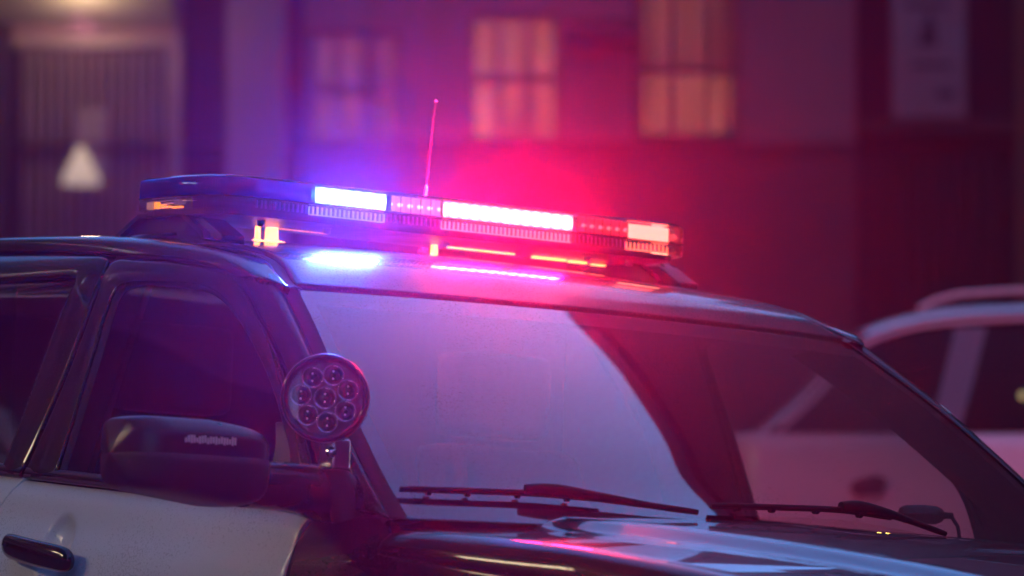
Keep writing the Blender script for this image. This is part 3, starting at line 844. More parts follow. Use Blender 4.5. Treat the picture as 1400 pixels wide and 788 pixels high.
# lit far corner unit, follows the rounded end
o2 = outline(.028)
cg = [[(o2[k][0], o2[k][1], z) for k in (12, 13, 14, 15, 16, 17)] for z in (1.832, 1.868)]
MB().grid(cg).build('corner_lamp', M['emit_corner'], lbar)
cg = [[(o2[k][0], o2[k][1], z) for k in (12, 13, 14, 15, 16, 17)] for z in (1.803, 1.822)]
MB().grid(cg).build('corner_lamp', emitmat('corner_low', (1, .35, .2), 2.2), lbar)
# amber alley lamp low in the near end
for (x0, x1, a, b, k_) in ((-1.748, -1.730, 1.803, 1.821, 'amber_pale'), (-1.722, -1.712, 1.804, 1.820, 'amber_hot'), (-1.708, -1.690, 1.811, 1.8135, 'amber_hot'), (-1.704, -1.672, 1.8045, 1.8085, 'amber_hot'), (-1.690, -1.664, 1.813, 1.8155, 'amber_pale'), (-1.664, -1.632, 1.802, 1.806, 'amber_hot'), (-1.655, -1.625, 1.810, 1.819, 'amber_low'), (-1.735, -1.64, 1.8205, 1.8225, 'amber_low')):
    MB().box((x0, -.630, a), (x1, -.622, b)).build('alley_lamp', M[k_], lbar)
# lit amber strips along the tail of the bar
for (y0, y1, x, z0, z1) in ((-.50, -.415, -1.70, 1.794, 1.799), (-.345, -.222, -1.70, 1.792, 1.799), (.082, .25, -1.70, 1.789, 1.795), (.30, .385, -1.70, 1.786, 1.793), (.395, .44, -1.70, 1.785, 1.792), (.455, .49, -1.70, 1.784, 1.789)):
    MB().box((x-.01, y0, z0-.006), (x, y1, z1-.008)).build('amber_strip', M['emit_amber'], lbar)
for (y, w, zb) in ((-.396, .006, 1.752), (-.362, .014, 1.752), (.042, .008, 1.758)):  # support posts given a glow in place of lamp light falling on them
    MB().tube([(-1.70, y, zb), (-1.70, y, zb+.004), (-1.70, y, 1.788)], [w*2, w, w*.9], 12).build('glow_post', M['emit_amber'], lbar)
sided('mount_foot', lambda: MB().prism([(-1.875, 1.740), (-1.872, 1.750), (-1.795, 1.792), (-1.655, 1.792), (-1.580, 1.742), (-1.575, 1.728)], lambda p: (p[0], -.600, p[1]), lambda p: (p[0], -.53, p[1])), M['trim'], (lbar, lbar), bevel=.003)
sided('foot_flange', lambda: MB().prism([(-1.884, 1.738), (-1.879, 1.749), (-1.797, 1.797), (-1.652, 1.797), (-1.574, 1.745), (-1.568, 1.728), (-1.578, 1.728), (-1.588, 1.741), (-1.657, 1.788), (-1.791, 1.788), (-1.868, 1.744), (-1.872, 1.738)], lambda p: (p[0], -.616, p[1]), lambda p: (p[0], -.596, p[1])), M['moulding'], (lbar, lbar))
sided('foot_pad', lambda: MB().prism([(-1.66, 1.74), (-1.66, 1.782), (-1.60, 1.780), (-1.53, 1.735), (-1.53, 1.722)], lambda p: (p[0], -.60, p[1]), lambda p: (p[0], -.545, p[1])), M['trim'], (lbar, lbar), bevel=.003)
def strap():
    g = []
    for (y, z) in ((-.56, 1.751), (-.59, 1.750), (-.618, 1.744), (-.650, 1.740), (-.672, 1.730), (-.690, 1.712), (-.700, 1.698)):
        k = (-.57-y)/.15
        g.append([(x-.03*k, y, z+dz) for x, dz in ((-1.742, -.006), (-1.740, .0015), (-1.680, .0015), (-1.678, -.006))])
    return MB().grid(g)
sided('hook_strap', strap, M['trim'], (lbar, lbar))
sided('hook_plate', lambda: MB().add([(-1.752, -.6905, 1.716), (-1.708, -.6905, 1.716), (-1.712, -.7020, 1.699), (-1.758, -.7020, 1.699), (-1.752, -.686, 1.716), (-1.708, -.686, 1.716), (-1.712, -.698, 1.699), (-1.758, -.698, 1.699)], [(0, 1, 2, 3), (4, 7, 6, 5), (0, 4, 5, 1), (1, 5, 6, 2), (2, 6, 7, 3), (3, 7, 4, 0)]), mat('pinkish_plate', (.45, .32, .33), .45, .3, var=.3, vscale=60), (lbar, lbar))  # pinkish reflection put into the plate's colour
for y in (-.46, -.30, .36, .47): MB().lathe([(.0001, -.010), (.007, -.009), (.008, 0), (.008, .012)], (-1.60, y, 1.782), (0, 0, 1), 10).build('bolt', M['brushed'], lbar)
# lamps of the lit modules
def lamp(name, loc, col, e, w, dr=1):
    d = bpy.data.lights.new(name, 'AREA'); d.energy = e; d.color = col; d.shape = 'RECTANGLE'; d.size = w; d.size_y = .038
    o = bpy.data.objects.new(name, d); COL.objects.link(o); o.parent = car; o.location = loc
    o.rotation_euler = (math.pi/2, 0, -math.pi/2*dr)      # faces out of the front (or the tail) of the bar
    return o
lamp('blue_lamp', (-1.498, -.316, 1.836), (.05, .12, 1), BLUE_P, .16)
lamp('red_lamp', (-1.498, .008, 1.836), (1, 0, .05), RED_P, .14)
lamp('red_lamp', (-1.498, .177, 1.836), (1, 0, .03), RED_P, .14)
lamp('blue_lamp', (-1.80, -.36, 1.836), (.05, .12, 1), BLUE_P*.8, .16, -1)
lamp('red_lamp', (-1.80, .10, 1.836), (1, .01, .08), RED_P*9, .16, -1)
# ---- whip antenna
an = MB().lathe([(.03, 0), (.028, .015), (.012, .03), (.008, .05), (.007, .13)], (-2.02, .262, 1.778), (0, .02, 1), 16).build('antenna', M['trim'], car)
co = []
for k in range(8*12+1):
    a = 2*math.pi*k/12; co.append((-2.02+.0038*math.cos(a), .262+.0038*math.sin(a)+.003*k/96, 1.905+.046*k/96))
MB().tube(co, .0017, 6).build('coil', M['chrome'], an)
MB().tube([(-2.02, .265, 1.95), (-2.02, .272, 2.05), (-2.02, .281, 2.135)], [.0011, .0009, .0007], 6).build('whip', mat('whip', (.06, .05, .06), .7, spec=.15), an)
MB().lathe([(.0001, -.003), (.003, 0), (.0001, .003)], (-2.02, .281, 2.136), (0, 0, 1), 8).build('whip_tip', M['chrome'], an)


HAZE_D = .005
HAZE_COL = (.9, .34, .95, 1)  # purple veil of the shadows put into the haze colour
RTOP = 12.6
# ================================================================== the street (world frame)
def ground_z(x, y):
    z = -(.037*x+.019*y)
    t = max(0., min(1., (y-13.2)/4.6)); t = t*t*(3-2*t)
    return z*(1-t)+(.22-.02*x)*t
E_ = {}
E_['asphalt'] = mat('asphalt', (.05, .05, .052), .8, bump=.5, bscale=60, var=.3, vscale=3, rvar=.1)
E_['concrete'] = mat('pavement_concrete', (.26, .25, .24), .85, bump=.3, bscale=30, var=.2, vscale=2)
E_['render'] = mat('painted_render', (.27, .16, .18), .8, bump=.25, bscale=14, var=.18, vscale=1.2)
E_['render_dark'] = mat('dado_paint', (.10, .05, .065), .7, bump=.25, bscale=14, var=.2, vscale=1.5)
E_['pier'] = mat('pale_pier', (.30, .22, .27), .8, bump=.2, bscale=20, var=.15, vscale=1.5)
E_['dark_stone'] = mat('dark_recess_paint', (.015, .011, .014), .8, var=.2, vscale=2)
E_['slat'] = mat('shutter_slat', (.28, .22, .215), .5, .1, var=.25, vscale=4)
E_['iron'] = mat('black_iron', (.012, .010, .012), .5, var=.3, vscale=5)
E_['iron_door'] = mat('dark_gate_paint', (.018, .012, .015), .45, var=.4, vscale=4)
E_['notice'] = mat('weathered_notice', (.27, .22, .25), .7, var=.12, vscale=5)
E_['notice_ink'] = mat('faded_ink', (.04, .03, .04), .7)
E_['frame'] = mat('old_window_frame', (.10, .07, .08), .6)
E_['soot'] = mat('sooty_brick', (.012, .009, .011), .8, bump=.3, bscale=30, var=.3, vscale=2)
E_['brick'] = mat('grey_brick', (.035, .028, .03), .8, bump=.3, bscale=30, var=.3, vscale=2)
def litpane(name, c, s):
    m = mat(name, (.06, .05, .05), .2, emit=c, estr=s)
    n = m.node_tree.nodes; l = m.node_tree.links
    tc = n.new('ShaderNodeTexCoord'); nz = n.new('ShaderNodeTexNoise'); nz.inputs['Scale'].default_value = 2.2; nz.inputs['Detail'].default_value = 3
    mp = n.new('ShaderNodeMapping'); mp.inputs['Scale'].default_value = (3, 1, .5)
    l.new(tc.outputs['Object'], mp.inputs[0]); l.new(mp.outputs[0], nz.inputs['Vector'])
    r = n.new('ShaderNodeMapRange'); r.inputs[1].default_value = .35; r.inputs[2].default_value = .65; r.inputs[3].default_value = s*.35; r.inputs[4].default_value = s*1.4
    l.new(nz.outputs[0], r.inputs[0]); l.new(r.outputs[0], n['Principled BSDF'].inputs['Emission Strength'])
    return m
E_['lit'] = litpane('lit_curtained_glass', (1, .32, .18), .16)
E_['lit_dim'] = litpane('dim_lit_glass', (1, .34, .22), .06)
E_['bright'] = litpane('warm_glint_glow', (1, .78, .48), 8.)
E_['dark_glass'] = mat('dark_window_glass', (.01, .01, .012), .08, coat=.5)
E_['suv'] = mat('pearl_paint', (.82, .74, .72), .3, .0, coat=.8)

g = [[(x, y, ground_z(x, y)) for x in [-60+2.0*i for i in range(61)]] for y in [-40+1.5*j for j in range(80)]]
o = MB().grid(g).build('road', E_['asphalt']); tag(o, kind='structure')
# pavement with a kerb in front of the far buildings
g = []
for x in [-20+.8*i for i in range(51)]:
    z = ground_z(x, 24)
    g.append([(x, 23.5, z-.1), (x, 23.5, z+.125), (x, 23.53, z+.135), (x, 23.7, z+.136), (x, 28.6, ground_z(x, 28)+.145)])
o = MB().grid(g).build('pavement', E_['concrete']); tag(o, kind='structure')
kl = MB()
for k in range(10): kl.add([(-6, 2.0+k*.0, 0)]*0, [])
# painted line on the road
ln = MB().grid([[(x, y, ground_z(x, y)+.004) for y in (14.6, 14.7)] for x in [-14+.8*i for i in range(36)]])
ln.build('road_marking', mat('road_paint', (.7, .7, .68), .6, var=.3, vscale=5))['kind'] = 'structure'

FY = 28.0; PX = 7692.17/FY
def fx(u): return (u-700)/PX
def fz(v): return H0+FY*math.tan(PITCH)+(394-v)/PX
def wall_panels(name, x0, x1, z0, z1, holes, m, parent, y=FY, depth=.22):
    xs_ = sorted({x0, x1, *[h[0] for h in holes], *[h[1] for h in holes]}); zs_ = sorted({z0, z1, *[h[2] for h in holes], *[h[3] for h in holes]})
    mb = MB()
    for a, b in zip(xs_, xs_[1:]):
        for c, d in zip(zs_, zs_[1:]):
            cx, cz = (a+b)/2, (c+d)/2
            if any(h[0] < cx < h[1] and h[2] < cz < h[3] for h in holes): continue
            mb.add([(a, y, c), (b, y, c), (b, y, d), (a, y, d)], [(0, 1, 2, 3)])
    for h in holes:
        a, b, c, d = h
        mb.add([(a, y, c), (b, y, c), (b, y+depth, c), (a, y+depth, c)], [(0, 3, 2, 1)]); mb.add([(a, y, d), (b, y, d), (b, y+depth, d), (a, y+depth, d)], [(0, 1, 2, 3)])
        mb.add([(a, y, c), (a, y+depth, c), (a, y+depth, d), (a, y, d)], [(0, 3, 2, 1)]); mb.add([(b, y, c), (b, y+depth, c), (b, y+depth, d), (b, y, d)], [(0, 1, 2, 3)])
    return mb.build(name, m, parent, fixn=False)
FB = empty('far_building', (fx(700), FY, .3))
FBI = Matrix.Translation(-FB.location)
tag(FB, 'rendered street building with barred lit windows behind the police SUV', 'building')
def fpart(mb, name, m, parent=None, **kw):
    o = mb.build(name, m, parent or FB, **kw)
    if parent is None or parent is FB: o.matrix_parent_inverse = FBI
    return o
shutter_bay = (fx(14), fx(242), .2, fz(52))
wins = [(fx(420), fx(545), fz(196), fz(38)), (fx(640), fx(768), fz(192), fz(14)), (fx(872), fx(1012), fz(190), fz(-60))]
gate_bay = (fx(1172), 3.75, .2, fz(-60))
dark_slot = (fx(243), fx(309), .2, fz(-80))
dark_slot2 = (fx(390), fx(414), .2, fz(-80))
TOPZ = 6.9
w = wall_panels('wall', -14, 3.92, fz(196), TOPZ, [(shutter_bay[0], shutter_bay[1], fz(196), shutter_bay[3]), (dark_slot[0], dark_slot[1], fz(196), dark_slot[3]), (dark_slot2[0], dark_slot2[1], fz(196), dark_slot2[3]), *wins, (gate_bay[0], gate_bay[1], fz(196), gate_bay[3])], E_['render'], FB)
w.matrix_parent_inverse = FBI
w2 = wall_panels('dado_wall', -14, 3.92, 0, fz(196)-.002, [(shutter_bay[0], shutter_bay[1], 0, fz(196)-.002), (dark_slot[0], dark_slot[1], 0, fz(196)-.002), (dark_slot2[0], dark_slot2[1], 0, fz(196)-.002), (gate_bay[0], gate_bay[1], 0, fz(196)-.002)], E_['render_dark'], FB)
w2.matrix_parent_inverse = FBI
fpart(MB().box((fx(309), FY-.10, .1), (fx(390), FY-.004, TOPZ-.3)), 'pier', E_['pier'], bevel=.01)
fpart(MB().box((fx(1015), FY-.06, fz(196)), (fx(1168), FY-.004, TOPZ-.3)), 'pier', E_['render'], bevel=.01)
fpart(MB().box((2.95, FY-.12, 5.6), (3.93, FY+3, 8.6)), 'reflection_block', E_['render_dark'], bevel=.01)  # unseen block added to darken the mirrored edge on the car roof
fpart(MB().box((-14.05, FY-.35, TOPZ), (2.90, FY+.3, TOPZ+.3)), 'cornice', E_['render'])
fpart(MB().box((fx(415), FY-.05, fz(200)), (fx(1168), FY-.003, fz(192))), 'sill_band', E_['render_dark'])
fpart(MB().box((fx(-20), FY-.04, .1), (fx(14), FY+.2, fz(-60))), 'door_jamb', E_['iron'])
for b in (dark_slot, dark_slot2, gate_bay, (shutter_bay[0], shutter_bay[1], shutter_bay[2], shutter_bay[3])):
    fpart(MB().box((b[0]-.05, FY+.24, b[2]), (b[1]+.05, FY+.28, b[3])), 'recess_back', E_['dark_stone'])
# upper floor windows, above the frame
for k, xx in enumerate((-12, -9, -6, -3.4, -.8, 1.5)):
    f = fpart(MB().box((xx, FY-.03, 4.9), (xx+1.2, FY-.002, 6.4)), 'upper_window', E_['frame'])
    MB().box((xx+.08, FY-.04, 4.98), (xx+1.12, FY-.031, 6.32)).build('pane', E_['dark_glass'], f)
# three ground floor windows
spec = [(wins[0], [418, 460, 500, 545], [118], 'lit_dim'), (wins[1], [640, 682, 724, 768], [104], 'lit'), (wins[2], [880, 920, 968, 1012], [92], 'lit')]
for (a, b, c, d), us, vs_, lm in spec:
    fr_ = MB(); t = .028
    fr_.box((a, FY+.08, c), (a+t, FY+.14, d)); fr_.box((b-t, FY+.08, c), (b, FY+.14, d)); fr_.box((a+t, FY+.08, c), (b-t, FY+.14, c+t)); fr_.box((a+t, FY+.08, d-t), (b-t, FY+.14, d))
    f = fpart(fr_, 'window', E_['frame'])
    for u in us[1:-1]: MB().box((fx(u)-.02, FY+.07, c+t), (fx(u)+.02, FY+.13, d-t)).build('mullion', E_['frame'], f)
    for v in vs_: MB().box((a+t, FY+.065, fz(v)-.022), (b-t, FY+.128, fz(v)+.022)).build('transom', E_['frame'], f)
    rows = [c+t]+[fz(v) for v in vs_]+[d-t]
    for i, (p, q) in enumerate(zip(us, us[1:])):
        for j, (r0, r1) in enumerate(zip(rows, rows[1:])):
            x0 = max(a+t, fx(p)); x1 = min(b-t, fx(q))
            mm = E_['lit_dim'] if (us[0] == 880 and j == 1) or False else E_[lm]
            MB().box((x0+.004, FY+.11, r0+.003), (x1-.004, FY+.115, r1-.003)).build('pane', mm, f)
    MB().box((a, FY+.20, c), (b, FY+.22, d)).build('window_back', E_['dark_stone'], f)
for u in (870, 893, 943, 990):                     # iron bars over the right-hand window
    fpart(MB().tube([(fx(u), FY-.05, fz(188)), (fx(u), FY-.05, fz(-58))], .012, 8), 'window_bar', E_['iron'])
for v in (186, 98): fpart(MB().tube([(fx(868), FY-.05, fz(v)), (fx(1010), FY-.05, fz(v))], .012, 8), 'window_bar', E_['iron'])
# awning box over the middle window
fpart(MB().box((fx(770), FY-.28, fz(60)), (fx(868), FY-.004, fz(30))), 'awning_box', E_['render_dark'], bevel=.01)

# slatted shutter in the left bay: every slat a piece
SH = empty('slatted_shutter', (fx(128), FY+.1, .3)); SHI = Matrix.Translation(-SH.location)
tag(SH, 'ribbed metal shutter filling the left bay, with a soffit lamp above it', 'shutter')
me = None; n = 15
for k in range(n):
    x = shutter_bay[0]+.03+(shutter_bay[1]-shutter_bay[0]-.06)*(k+.5)/n; wd_ = (shutter_bay[1]-shutter_bay[0]-.06)/n
    if me is None:
        mb = MB(); h0, h1 = .25, fz(60)
        mb.grid([[(wd_*.34*math.sin(a), -.05*math.cos(a), z) for a in [-math.pi/2+math.pi*i/6 for i in range(7)]] for z in (h0, h1)])
        o = mb.build('slat', E_['slat'], SH); me = o.data
    else:
        o = bpy.data.objects.new('slat', me); COL.objects.link(o); o.parent = SH
    o.matrix_parent_inverse = SHI; o.location = (x, FY+.12, 0)
o = MB().box((shutter_bay[0], FY-.02, fz(62)), (shutter_bay[1], FY+.16, fz(50))).build('head_rail', E_['slat'], SH); o.matrix_parent_inverse = SHI
o = MB().box((fx(232), FY-.03, .2), (fx(246), FY+.1, fz(52))).build('side_rail', E_['slat'], SH); o.matrix_parent_inverse = SHI
# canopy over the bay, lit from a lamp under it
CN = MB().add([(fx(-10), FY-.9, fz(-30)), (fx(238), FY-.9, fz(-18)), (fx(238), FY-.004, fz(34)), (fx(-10), FY-.004, fz(34)), (fx(-10), FY-.9, fz(-36)), (fx(238), FY-.9, fz(-30)), (fx(238), FY-.004, fz(20)), (fx(-10), FY-.004, fz(20))],
    [(0, 1, 2, 3), (4, 7, 6, 5), (0, 4, 5, 1), (1, 5, 6, 2), (2, 6, 7, 3), (3, 7, 4, 0)]).build('door_canopy', mat('canopy_paint', (.28, .25, .21), .6, var=.15, vscale=3))
tag(CN, 'pale sloping canopy over the shuttered bay at top left', 'canopy')
def street_lamp_bulb(name, loc, col, e, r=.05):
    d = bpy.data.lights.new(name, 'POINT'); d.energy = e; d.color = col; d.shadow_soft_size = r
    o = bpy.data.objects.new(name, d); COL.objects.link(o); o.location = loc; return o
LP = MB().lathe([(.001, .07), (.02, .06), (.04, .02), (.085, -.07), (.10, -.115), (.095, -.12), (.07, -.11)], (fx(112), FY-.16, fz(222)), (0, 0, 1), 20).build('wall_lamp', mat('lamp_shade', (.7, .6, .45), .5, emit=(1, .78, .55), estr=.2))
tag(LP, 'cone shaped glowing lamp on the shuttered bay beside the pale notice', 'wall lamp')
MB().tube([(fx(112), FY-.16, fz(210)), (fx(112), FY-.04, fz(200)), (fx(112), FY+.06, fz(205))], .012, 8).build('bracket', E_['iron'], LP)
street_lamp_bulb('canopy_bulb', (fx(120), FY-.45, fz(45)), (1, .72, .45), 3.).parent = CN
NT = MB().box((fx(103), FY+.045, fz(262)), (fx(143), FY+.055, fz(146))).build('paper_notice', E_['notice']); tag(NT, 'pale rectangular notice fixed to the ribbed shutter behind the cone lamp', 'notice')

# dark gate with vertical boards on the right, and the sign over it
GT_ = empty('board_gate', (fx(1285), FY+.1, .3)); GTI = Matrix.Translation(-GT_.location)
tag(GT_, 'dark folding gate of upright boards under the pale sign', 'gate')
me = None; n = 22; gx0, gx1 = gate_bay[0]+.02, gate_bay[1]-.05
for k in range(n):
    wd_ = (gx1-gx0)/n; x = gx0+wd_*(k+.5)
    if me is None:
        mb = MB().prism([(-wd_*.48, 0), (-wd_*.2, -.03), (wd_*.2, -.03), (wd_*.48, 0), (wd_*.48, .02), (-wd_*.48, .02)], lambda p: (p[0], p[1], .2), lambda p: (p[0], p[1], fz(175)))
        o = mb.build('board', E_['iron_door'], GT_); me = o.data
    else: o = bpy.data.objects.new('board', me); COL.objects.link(o); o.parent = GT_
    o.matrix_parent_inverse = GTI; o.location = (x, FY+.12+.012*(k % 3), 0)
o = MB().box((gx0, FY+.02, fz(178)), (gx1, FY+.16, fz(160))).build('gate_rail', E_['iron_door'], GT_); o.matrix_parent_inverse = GTI
SG = MB().box((fx(1222), FY-.02, fz(160)), (fx(1323), FY+.02, fz(-40))).build('sign_board', E_['notice'], None, bevel=.004)
tag(SG, 'pale upright sign board with faded dark figure hung above the dark gate', 'sign')
MB().prism([(1256, 62), (1268, 20), (1276, 14), (1282, 40), (1284, 62)], lambda p: (fx(p[0]), FY-.024, fz(p[1])), lambda p: (fx(p[0]), FY-.021, fz(p[1]))).build('faded_figure', E_['notice_ink'], SG)
for a, b, c, d in ((1248, 1304, 92, 84), (1282, 1308, 134, 122), (1238, 1300, 10, 2)):
    MB().box((fx(a), FY-.024, fz(c)), (fx(b), FY-.021, fz(d))).build('faded_line', E_['notice_ink'], SG)
DP = MB().tube([(fx(1398), FY-.10, .2), (fx(1398), FY-.10, fz(-60))], .03, 10).build('drainpipe', mat('rust_pipe', (.16, .09, .05), .6)); tag(DP, 'rusty brown drainpipe at the far right edge of the dark gate', 'drainpipe')

# tall building on the right that the windscreen mirrors
def block(name, foot, z0, z1, m, label, rows=4, bay=2.2, lit=()):
    b = empty(name, (foot[0][0], foot[0][1], z0)); inv = Matrix.Translation(-b.location)
    tag(b, label, 'building')
    o = MB().prism(foot, lambda p: (p[0], p[1], z0), lambda p: (p[0], p[1], z1)).build('wall', m, b); o.matrix_parent_inverse = inv
    a, c = Vector((*foot[0], 0)), Vector((*foot[1], 0)); d = c-a; L = d.length; d.normalize(); nrm_ = Vector((d.y, -d.x, 0))
    cen = Vector((sum(p[0] for p in foot)/len(foot), sum(p[1] for p in foot)/len(foot), 0))
    if nrm_.dot(a-cen) < 0: nrm_ = -nrm_
    nb = max(1, int(L/bay)); me_f = me_p = None
    for r in range(rows):
        for k in range(nb):
            zc = z0+1.0+(z1-z0-1.6)*(r+.5)/rows; p = a+d*(L*(k+.5)/nb)
            q = Matrix.Translation(Vector((p.x, p.y, zc)))@Matrix(((d.x, nrm_.x, 0, 0), (d.y, nrm_.y, 0, 0), (0, 0, 1, 0), (0, 0, 0, 1)))
            if me_f is None:
                f = MB(); 
                for (x0, x1, c0, c1) in ((-.55, -.47, -.8, .8), (.47, .55, -.8, .8), (-.47, .47, .72, .8), (-.47, .47, -.8, -.72), (-.03, .03, -.72, .72)): f.box((x0, .003, c0), (x1, .09, c1))
                fo = f.build('window', E_['frame'], b); me_f = fo.data
                po = MB().box((-.47, .005, -.72), (.47, .03, .72)).build('pane', E_['dark_glass'], fo); me_p = po.data
            else:
                fo = bpy.data.objects.new('window', me_f); COL.objects.link(fo); fo.parent = b
                po = bpy.data.objects.new('pane', me_p); COL.objects.link(po); po.parent = fo
            fo.matrix_parent_inverse = inv; fo.matrix_basis = q
            if (r, k) in lit: po.data = po.data.copy(); po.data.materials[0] = E_['bright']
    t = .25
    o = MB().prism([tuple(cen.xy+(Vector(p)-cen.xy)*1.02) for p in foot], lambda p: (p[0], p[1], z1), lambda p: (p[0], p[1], z1+.35)).build('parapet', m, b); o.matrix_parent_inverse = inv
    return b
block('tall_building', [(6.15, 18.2), (3.98, 27.7), (16, 34), (20, 18)], -.5, RTOP, E_['soot'], 'tall sooty building whose dark edge is mirrored in the right half of the windscreen', rows=1, bay=3)
block('tall_building', [(-9.5, -8), (-9.5, 26.5), (-22, 26.5), (-22, -8)], -.5, 16.5, E_['brick'], 'long dark brick building mirrored dimly in the near side windows', rows=3, bay=2.6)
block('tall_building', [(-9, -16), (14, -16), (14, -28), (-9, -28)], -.5, 16, E_['brick'], 'dark brick building across the street behind the photographer', rows=3, bay=2.6)
block('tall_building', [(15, -14), (15, 15), (26, 15), (26, -14)], -.5, 13, E_['brick'], 'dark brick building down the street on the right', rows=2, bay=2.6)
# unseen glowing panel by the left building, added for warm wing glints
SF = MB().box((-9.42, 7.4, 5.3), (-9.3, 12.2, 5.9)).build('glint_panel', E_['bright']); tag(SF, 'unseen warm glowing panel added for glints along the edge of the black bonnet', 'glint panel')
fr2 = MB()
for y in (7.35, 9.2, 9.8, 12.2): fr2.box((-9.46, y-.06, 5.1), (-9.26, y+.06, 6.0))
fr2.build('glint_panel_frame', E_['iron'], SF)

# fire escape added out of view, for pale streaks mirrored in the side glass
FE = empty('added_fire_escape', (-9.3, 14, 3.5)); FEI = Matrix.Translation(-FE.location)
tag(FE, 'unseen fire escape added on the dark brick building for pale streaks in the side glass', 'fire escape')
fem = mat('galvanised', (.45, .40, .38), .5, .3)
def fe(mb, nm_):
    o = mb.build(nm_, fem, FE); o.matrix_parent_inverse = FEI
for z_ in (3.6, 6.4, 9.2):
    fe(MB().box((-9.45, 11.5, z_), (-8.6, 18.5, z_+.07)), 'landing')
    fe(MB().tube([(-8.62, 11.5, z_+.95), (-8.62, 18.5, z_+.95)], .025, 6), 'handrail')
    for y_ in [11.5+.7*k for k in range(11)]: fe(MB().tube([(-8.62, y_, z_+.05), (-8.62, y_, z_+.95)], .012, 5), 'baluster')
for z_, y0_, y1_ in ((3.6, 12.2, 17.5), (6.4, 17.5, 12.2)):
    for x_ in (-9.2, -8.75): fe(MB().tube([(x_, y0_, z_+.07), (x_, y1_, z_+2.8)], .05, 6), 'stair_stringer')
# ---- pale SUV parked behind
SY = 18.5; SPX = 7692.17/SY
def sx(u): return (u-700)/SPX
def sz(v): return H0+SY*math.tan(PITCH)+(394-v)/SPX
PS = empty('parked_suv', (sx(1045)+2.2, SY+.9, .22)); PSI = Matrix.Translation(-PS.location)
tag(PS, 'pale pinkish white SUV with roof rails parked behind the police car', 'parked car')
def spart(mb, name, m, parent=None, **kw):
    o = mb.build(name, m, parent or PS, **kw); o.matrix_parent_inverse = PSI if parent is None else Matrix.Identity(4)
    
    return o
zb = sz(592)
def sy(z): return SY+(0 if z < zb else .34*(z-zb)/(.45)+.10*((z-zb)/.45)**2)-(.05*math.sin(math.pi*max(0, min(1, (z-.5)/(zb-.5)))) if z < zb else 0)
# roof line from tail to nose
RL = [(sx(1028), sz(600)), (sx(1052), sz(578)), (sx(1112), sz(524)), (sx(1170), sz(456)), (sx(1230), sz(428)), (sx(1300), sz(413)), (sx(1400), sz(405)), (sx(1400)+.5, sz(403)), (sx(1400)+1.1, sz(412)), (sx(1400)+1.6, sz(450)), (sx(1400)+2.2, sz(520)), (sx(1400)+2.55, sz(592))]
band = [(x, z) for x, z in RL]
th = [.05, .05, .055, .062, .062, .06, .058, .058, .058, .055, .05, .05]
g = []; C1 = crv(band, 60); T1 = crv([(t_, 0) for t_ in th], 60)
for k, (x, z) in enumerate(C1):
    a = C1[max(0, k-1)]; b = C1[min(59, k+1)]; nx, nz = (b[1]-a[1]), -(b[0]-a[0]); L = math.hypot(nx, nz); nx /= L; nz /= L; t_ = interp(k/59*11, list(range(12)), th)
    xi, zi = x+nx*t_, z+nz*t_
    g.append([(xi, sy(zi)+.03, zi), (xi, sy(zi), zi), (x+nx*.02, sy(z)+.008, z+nz*.018), (x, sy(z)+.06, z), (x, SY+.9, z+.02), (x, SY+1.8-(sy(z)-SY)-.06, z), (xi, SY+1.8-(sy(zi)-SY), zi)])
spart(MB().grid(g), 'roof', E_['suv'])
low = []
for x in [sx(1045)-.10, sx(1045)-.06, sx(1045), sx(1045)+.3, sx(1045)+1, sx(1045)+2, sx(1045)+3, sx(1045)+4, sx(1045)+4.4, sx(1045)+4.5]:
    e = .12 if x in (sx(1045)-.10, sx(1045)+4.5) else 0
    hood = .0 if x < sx(1400)+2.5 else .18*(x-sx(1400)-2.5)
    low.append([(x, sy(z)+e, z) for z in (.45, .6, .85, 1.05, 1.2, 1.3)]+[(x, sy(zb)-.012+e, zb-.055-hood), (x, sy(zb)-.004+e, zb-.012-hood), (x, sy(zb)+.03+e, zb-hood), (x, SY+.9, zb+.01-hood), (x, SY+1.8-e, zb-hood), (x, SY+1.83-e, 1.0), (x, SY+1.8-e, .45)])
bd = spart(MB().grid(low), 'body', E_['suv'])
# dark glass house inside the roof band
gl = []
zi_ = lambda k: C1[k]
for k in range(0, 60):
    x, z = C1[k]; gl.append([(x, sy(z0_)+.012, z0_) for z0_ in [zb+(max(zb+.001, z-.03)-zb)*j/5 for j in range(6)]])
spart(MB().grid(gl), 'side_window', mat('suv_window', (.006, .004, .006), .1, spec=.12))
gl2 = [[(x, SY+1.8-(y-SY), z) for x, y, z in r] for r in gl]
spart(MB().grid(gl2), 'side_window', E_['dark_glass'])
spart(MB().grid([[(sx(1030)+.0+(z-zb)*1.02, y, z) for z in (zb, zb+.15, zb+.3, zb+.38)] for y in (SY+.25, SY+.9, SY+1.55)]), 'rear_window', E_['dark_glass'])
spart(MB().grid([[(sx(uu), sy(sz(vv))-.004, sz(vv)) for uu, vv in ((a_, 596), ((a_+b_)/2, 520), (b_, 440))] for a_, b_ in ((1268, 1318), (1272, 1324), (1306, 1358), (1310, 1362))]), 'rear_pillar', mat('suv_pillar', (.16, .10, .12), .35, coat=.4))
rr_ = spart(MB().tube([(sx(u), SY+.38, sz(v)) for u, v in ((1268, 414), (1290, 402), (1325, 393), (1400, 388), (1520, 388), (1640, 396), (1680, 410))], .010, 8), 'roof_rail', E_['suv'])
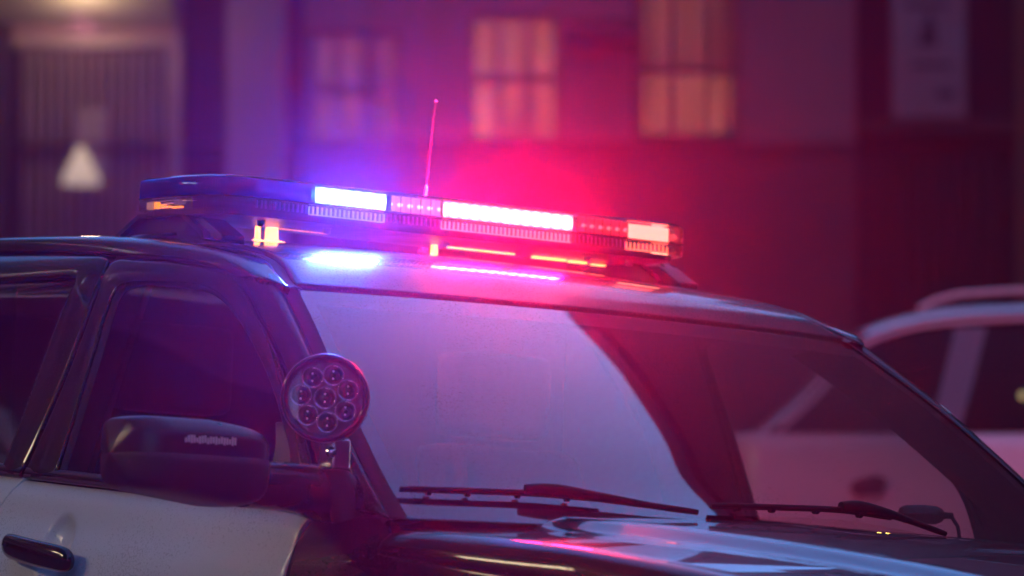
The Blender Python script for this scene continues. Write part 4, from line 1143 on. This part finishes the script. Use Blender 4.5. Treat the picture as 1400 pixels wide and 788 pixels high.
spart(MB().tube([(sx(u), SY+1.42, sz(v)) for u, v in ((1268, 414), (1290, 402), (1325, 393), (1400, 388), (1520, 388), (1640, 396), (1680, 410))], .010, 8), 'roof_rail', E_['suv'])
spart(MB().box((sx(1045)-.10, SY-.055, sz(682)), (sx(1200), SY+.03, sz(652))) if False else MB().prism([(1160, 668), (1166, 658), (1196, 650), (1210, 656), (1206, 676), (1168, 680)], lambda p: (sx(p[0]), SY-.062, sz(p[1])), lambda p: (sx(p[0]), SY-.02, sz(p[1]))), 'side_lamp', mat('smoked_red_lamp', (.12, .02, .05), .3, coat=.6))
spart(MB().box((sx(1395), SY-.08, sz(655)), (sx(1395)+.2, SY-.055, sz(643))), 'door_handle', E_['suv'], bevel=.008)
spart(MB().lathe([(.001, -.012), (.010, -.011), (.014, 0), (.001, .008)], (sx(1402), sy(sz(540))-.02, sz(540)), (0, -1, 0), 12), 'cabin_lamp', emitmat('cabin_lamp', (1, .8, .35), .2))
for xx in (sx(1045)+.85, sx(1045)+3.65):
    for yy in (SY+.12, SY+1.68):
        w_ = spart(MB().lathe([(.2, -.1), (.33, -.11), (.36, 0), (.33, .11), (.2, .1)], (xx, yy, .58), (0, 1, 0), 24), 'wheel', M['tyre'])
        spart(MB().lathe([(.001, -.09), (.2, -.085), (.21, -.1)], (xx, yy, .58), (0, 1, 0), 18), 'rim', M['brushed'], w_)
spart(MB().box((sx(1045)+.1, SY+.1, .40), (sx(1045)+4.3, SY+1.7, .75)), 'underbody', M['rubber'])

# ---- thin tinted haze added to stand in for lens glow round the lamps
hz = MB().box((-23, -29, -4), (27, 35, RTOP+1.5)).build('haze', None) if False else None
mb = MB().box((-24, -30, -4.5), (28, 36, 18.2))
hm = bpy.data.materials.new('haze'); hm.use_nodes = True; hn = hm.node_tree.nodes; hn.remove(hn['Principled BSDF'])
pv = hn.new('ShaderNodeVolumePrincipled'); pv.inputs['Color'].default_value = HAZE_COL; pv.inputs['Density'].default_value = HAZE_D; pv.inputs['Anisotropy'].default_value = .957
hm.node_tree.links.new(pv.outputs[0], hn['Material Output'].inputs['Volume'])
hzo = mb.build('haze', hm); hzo['kind'] = 'stuff'
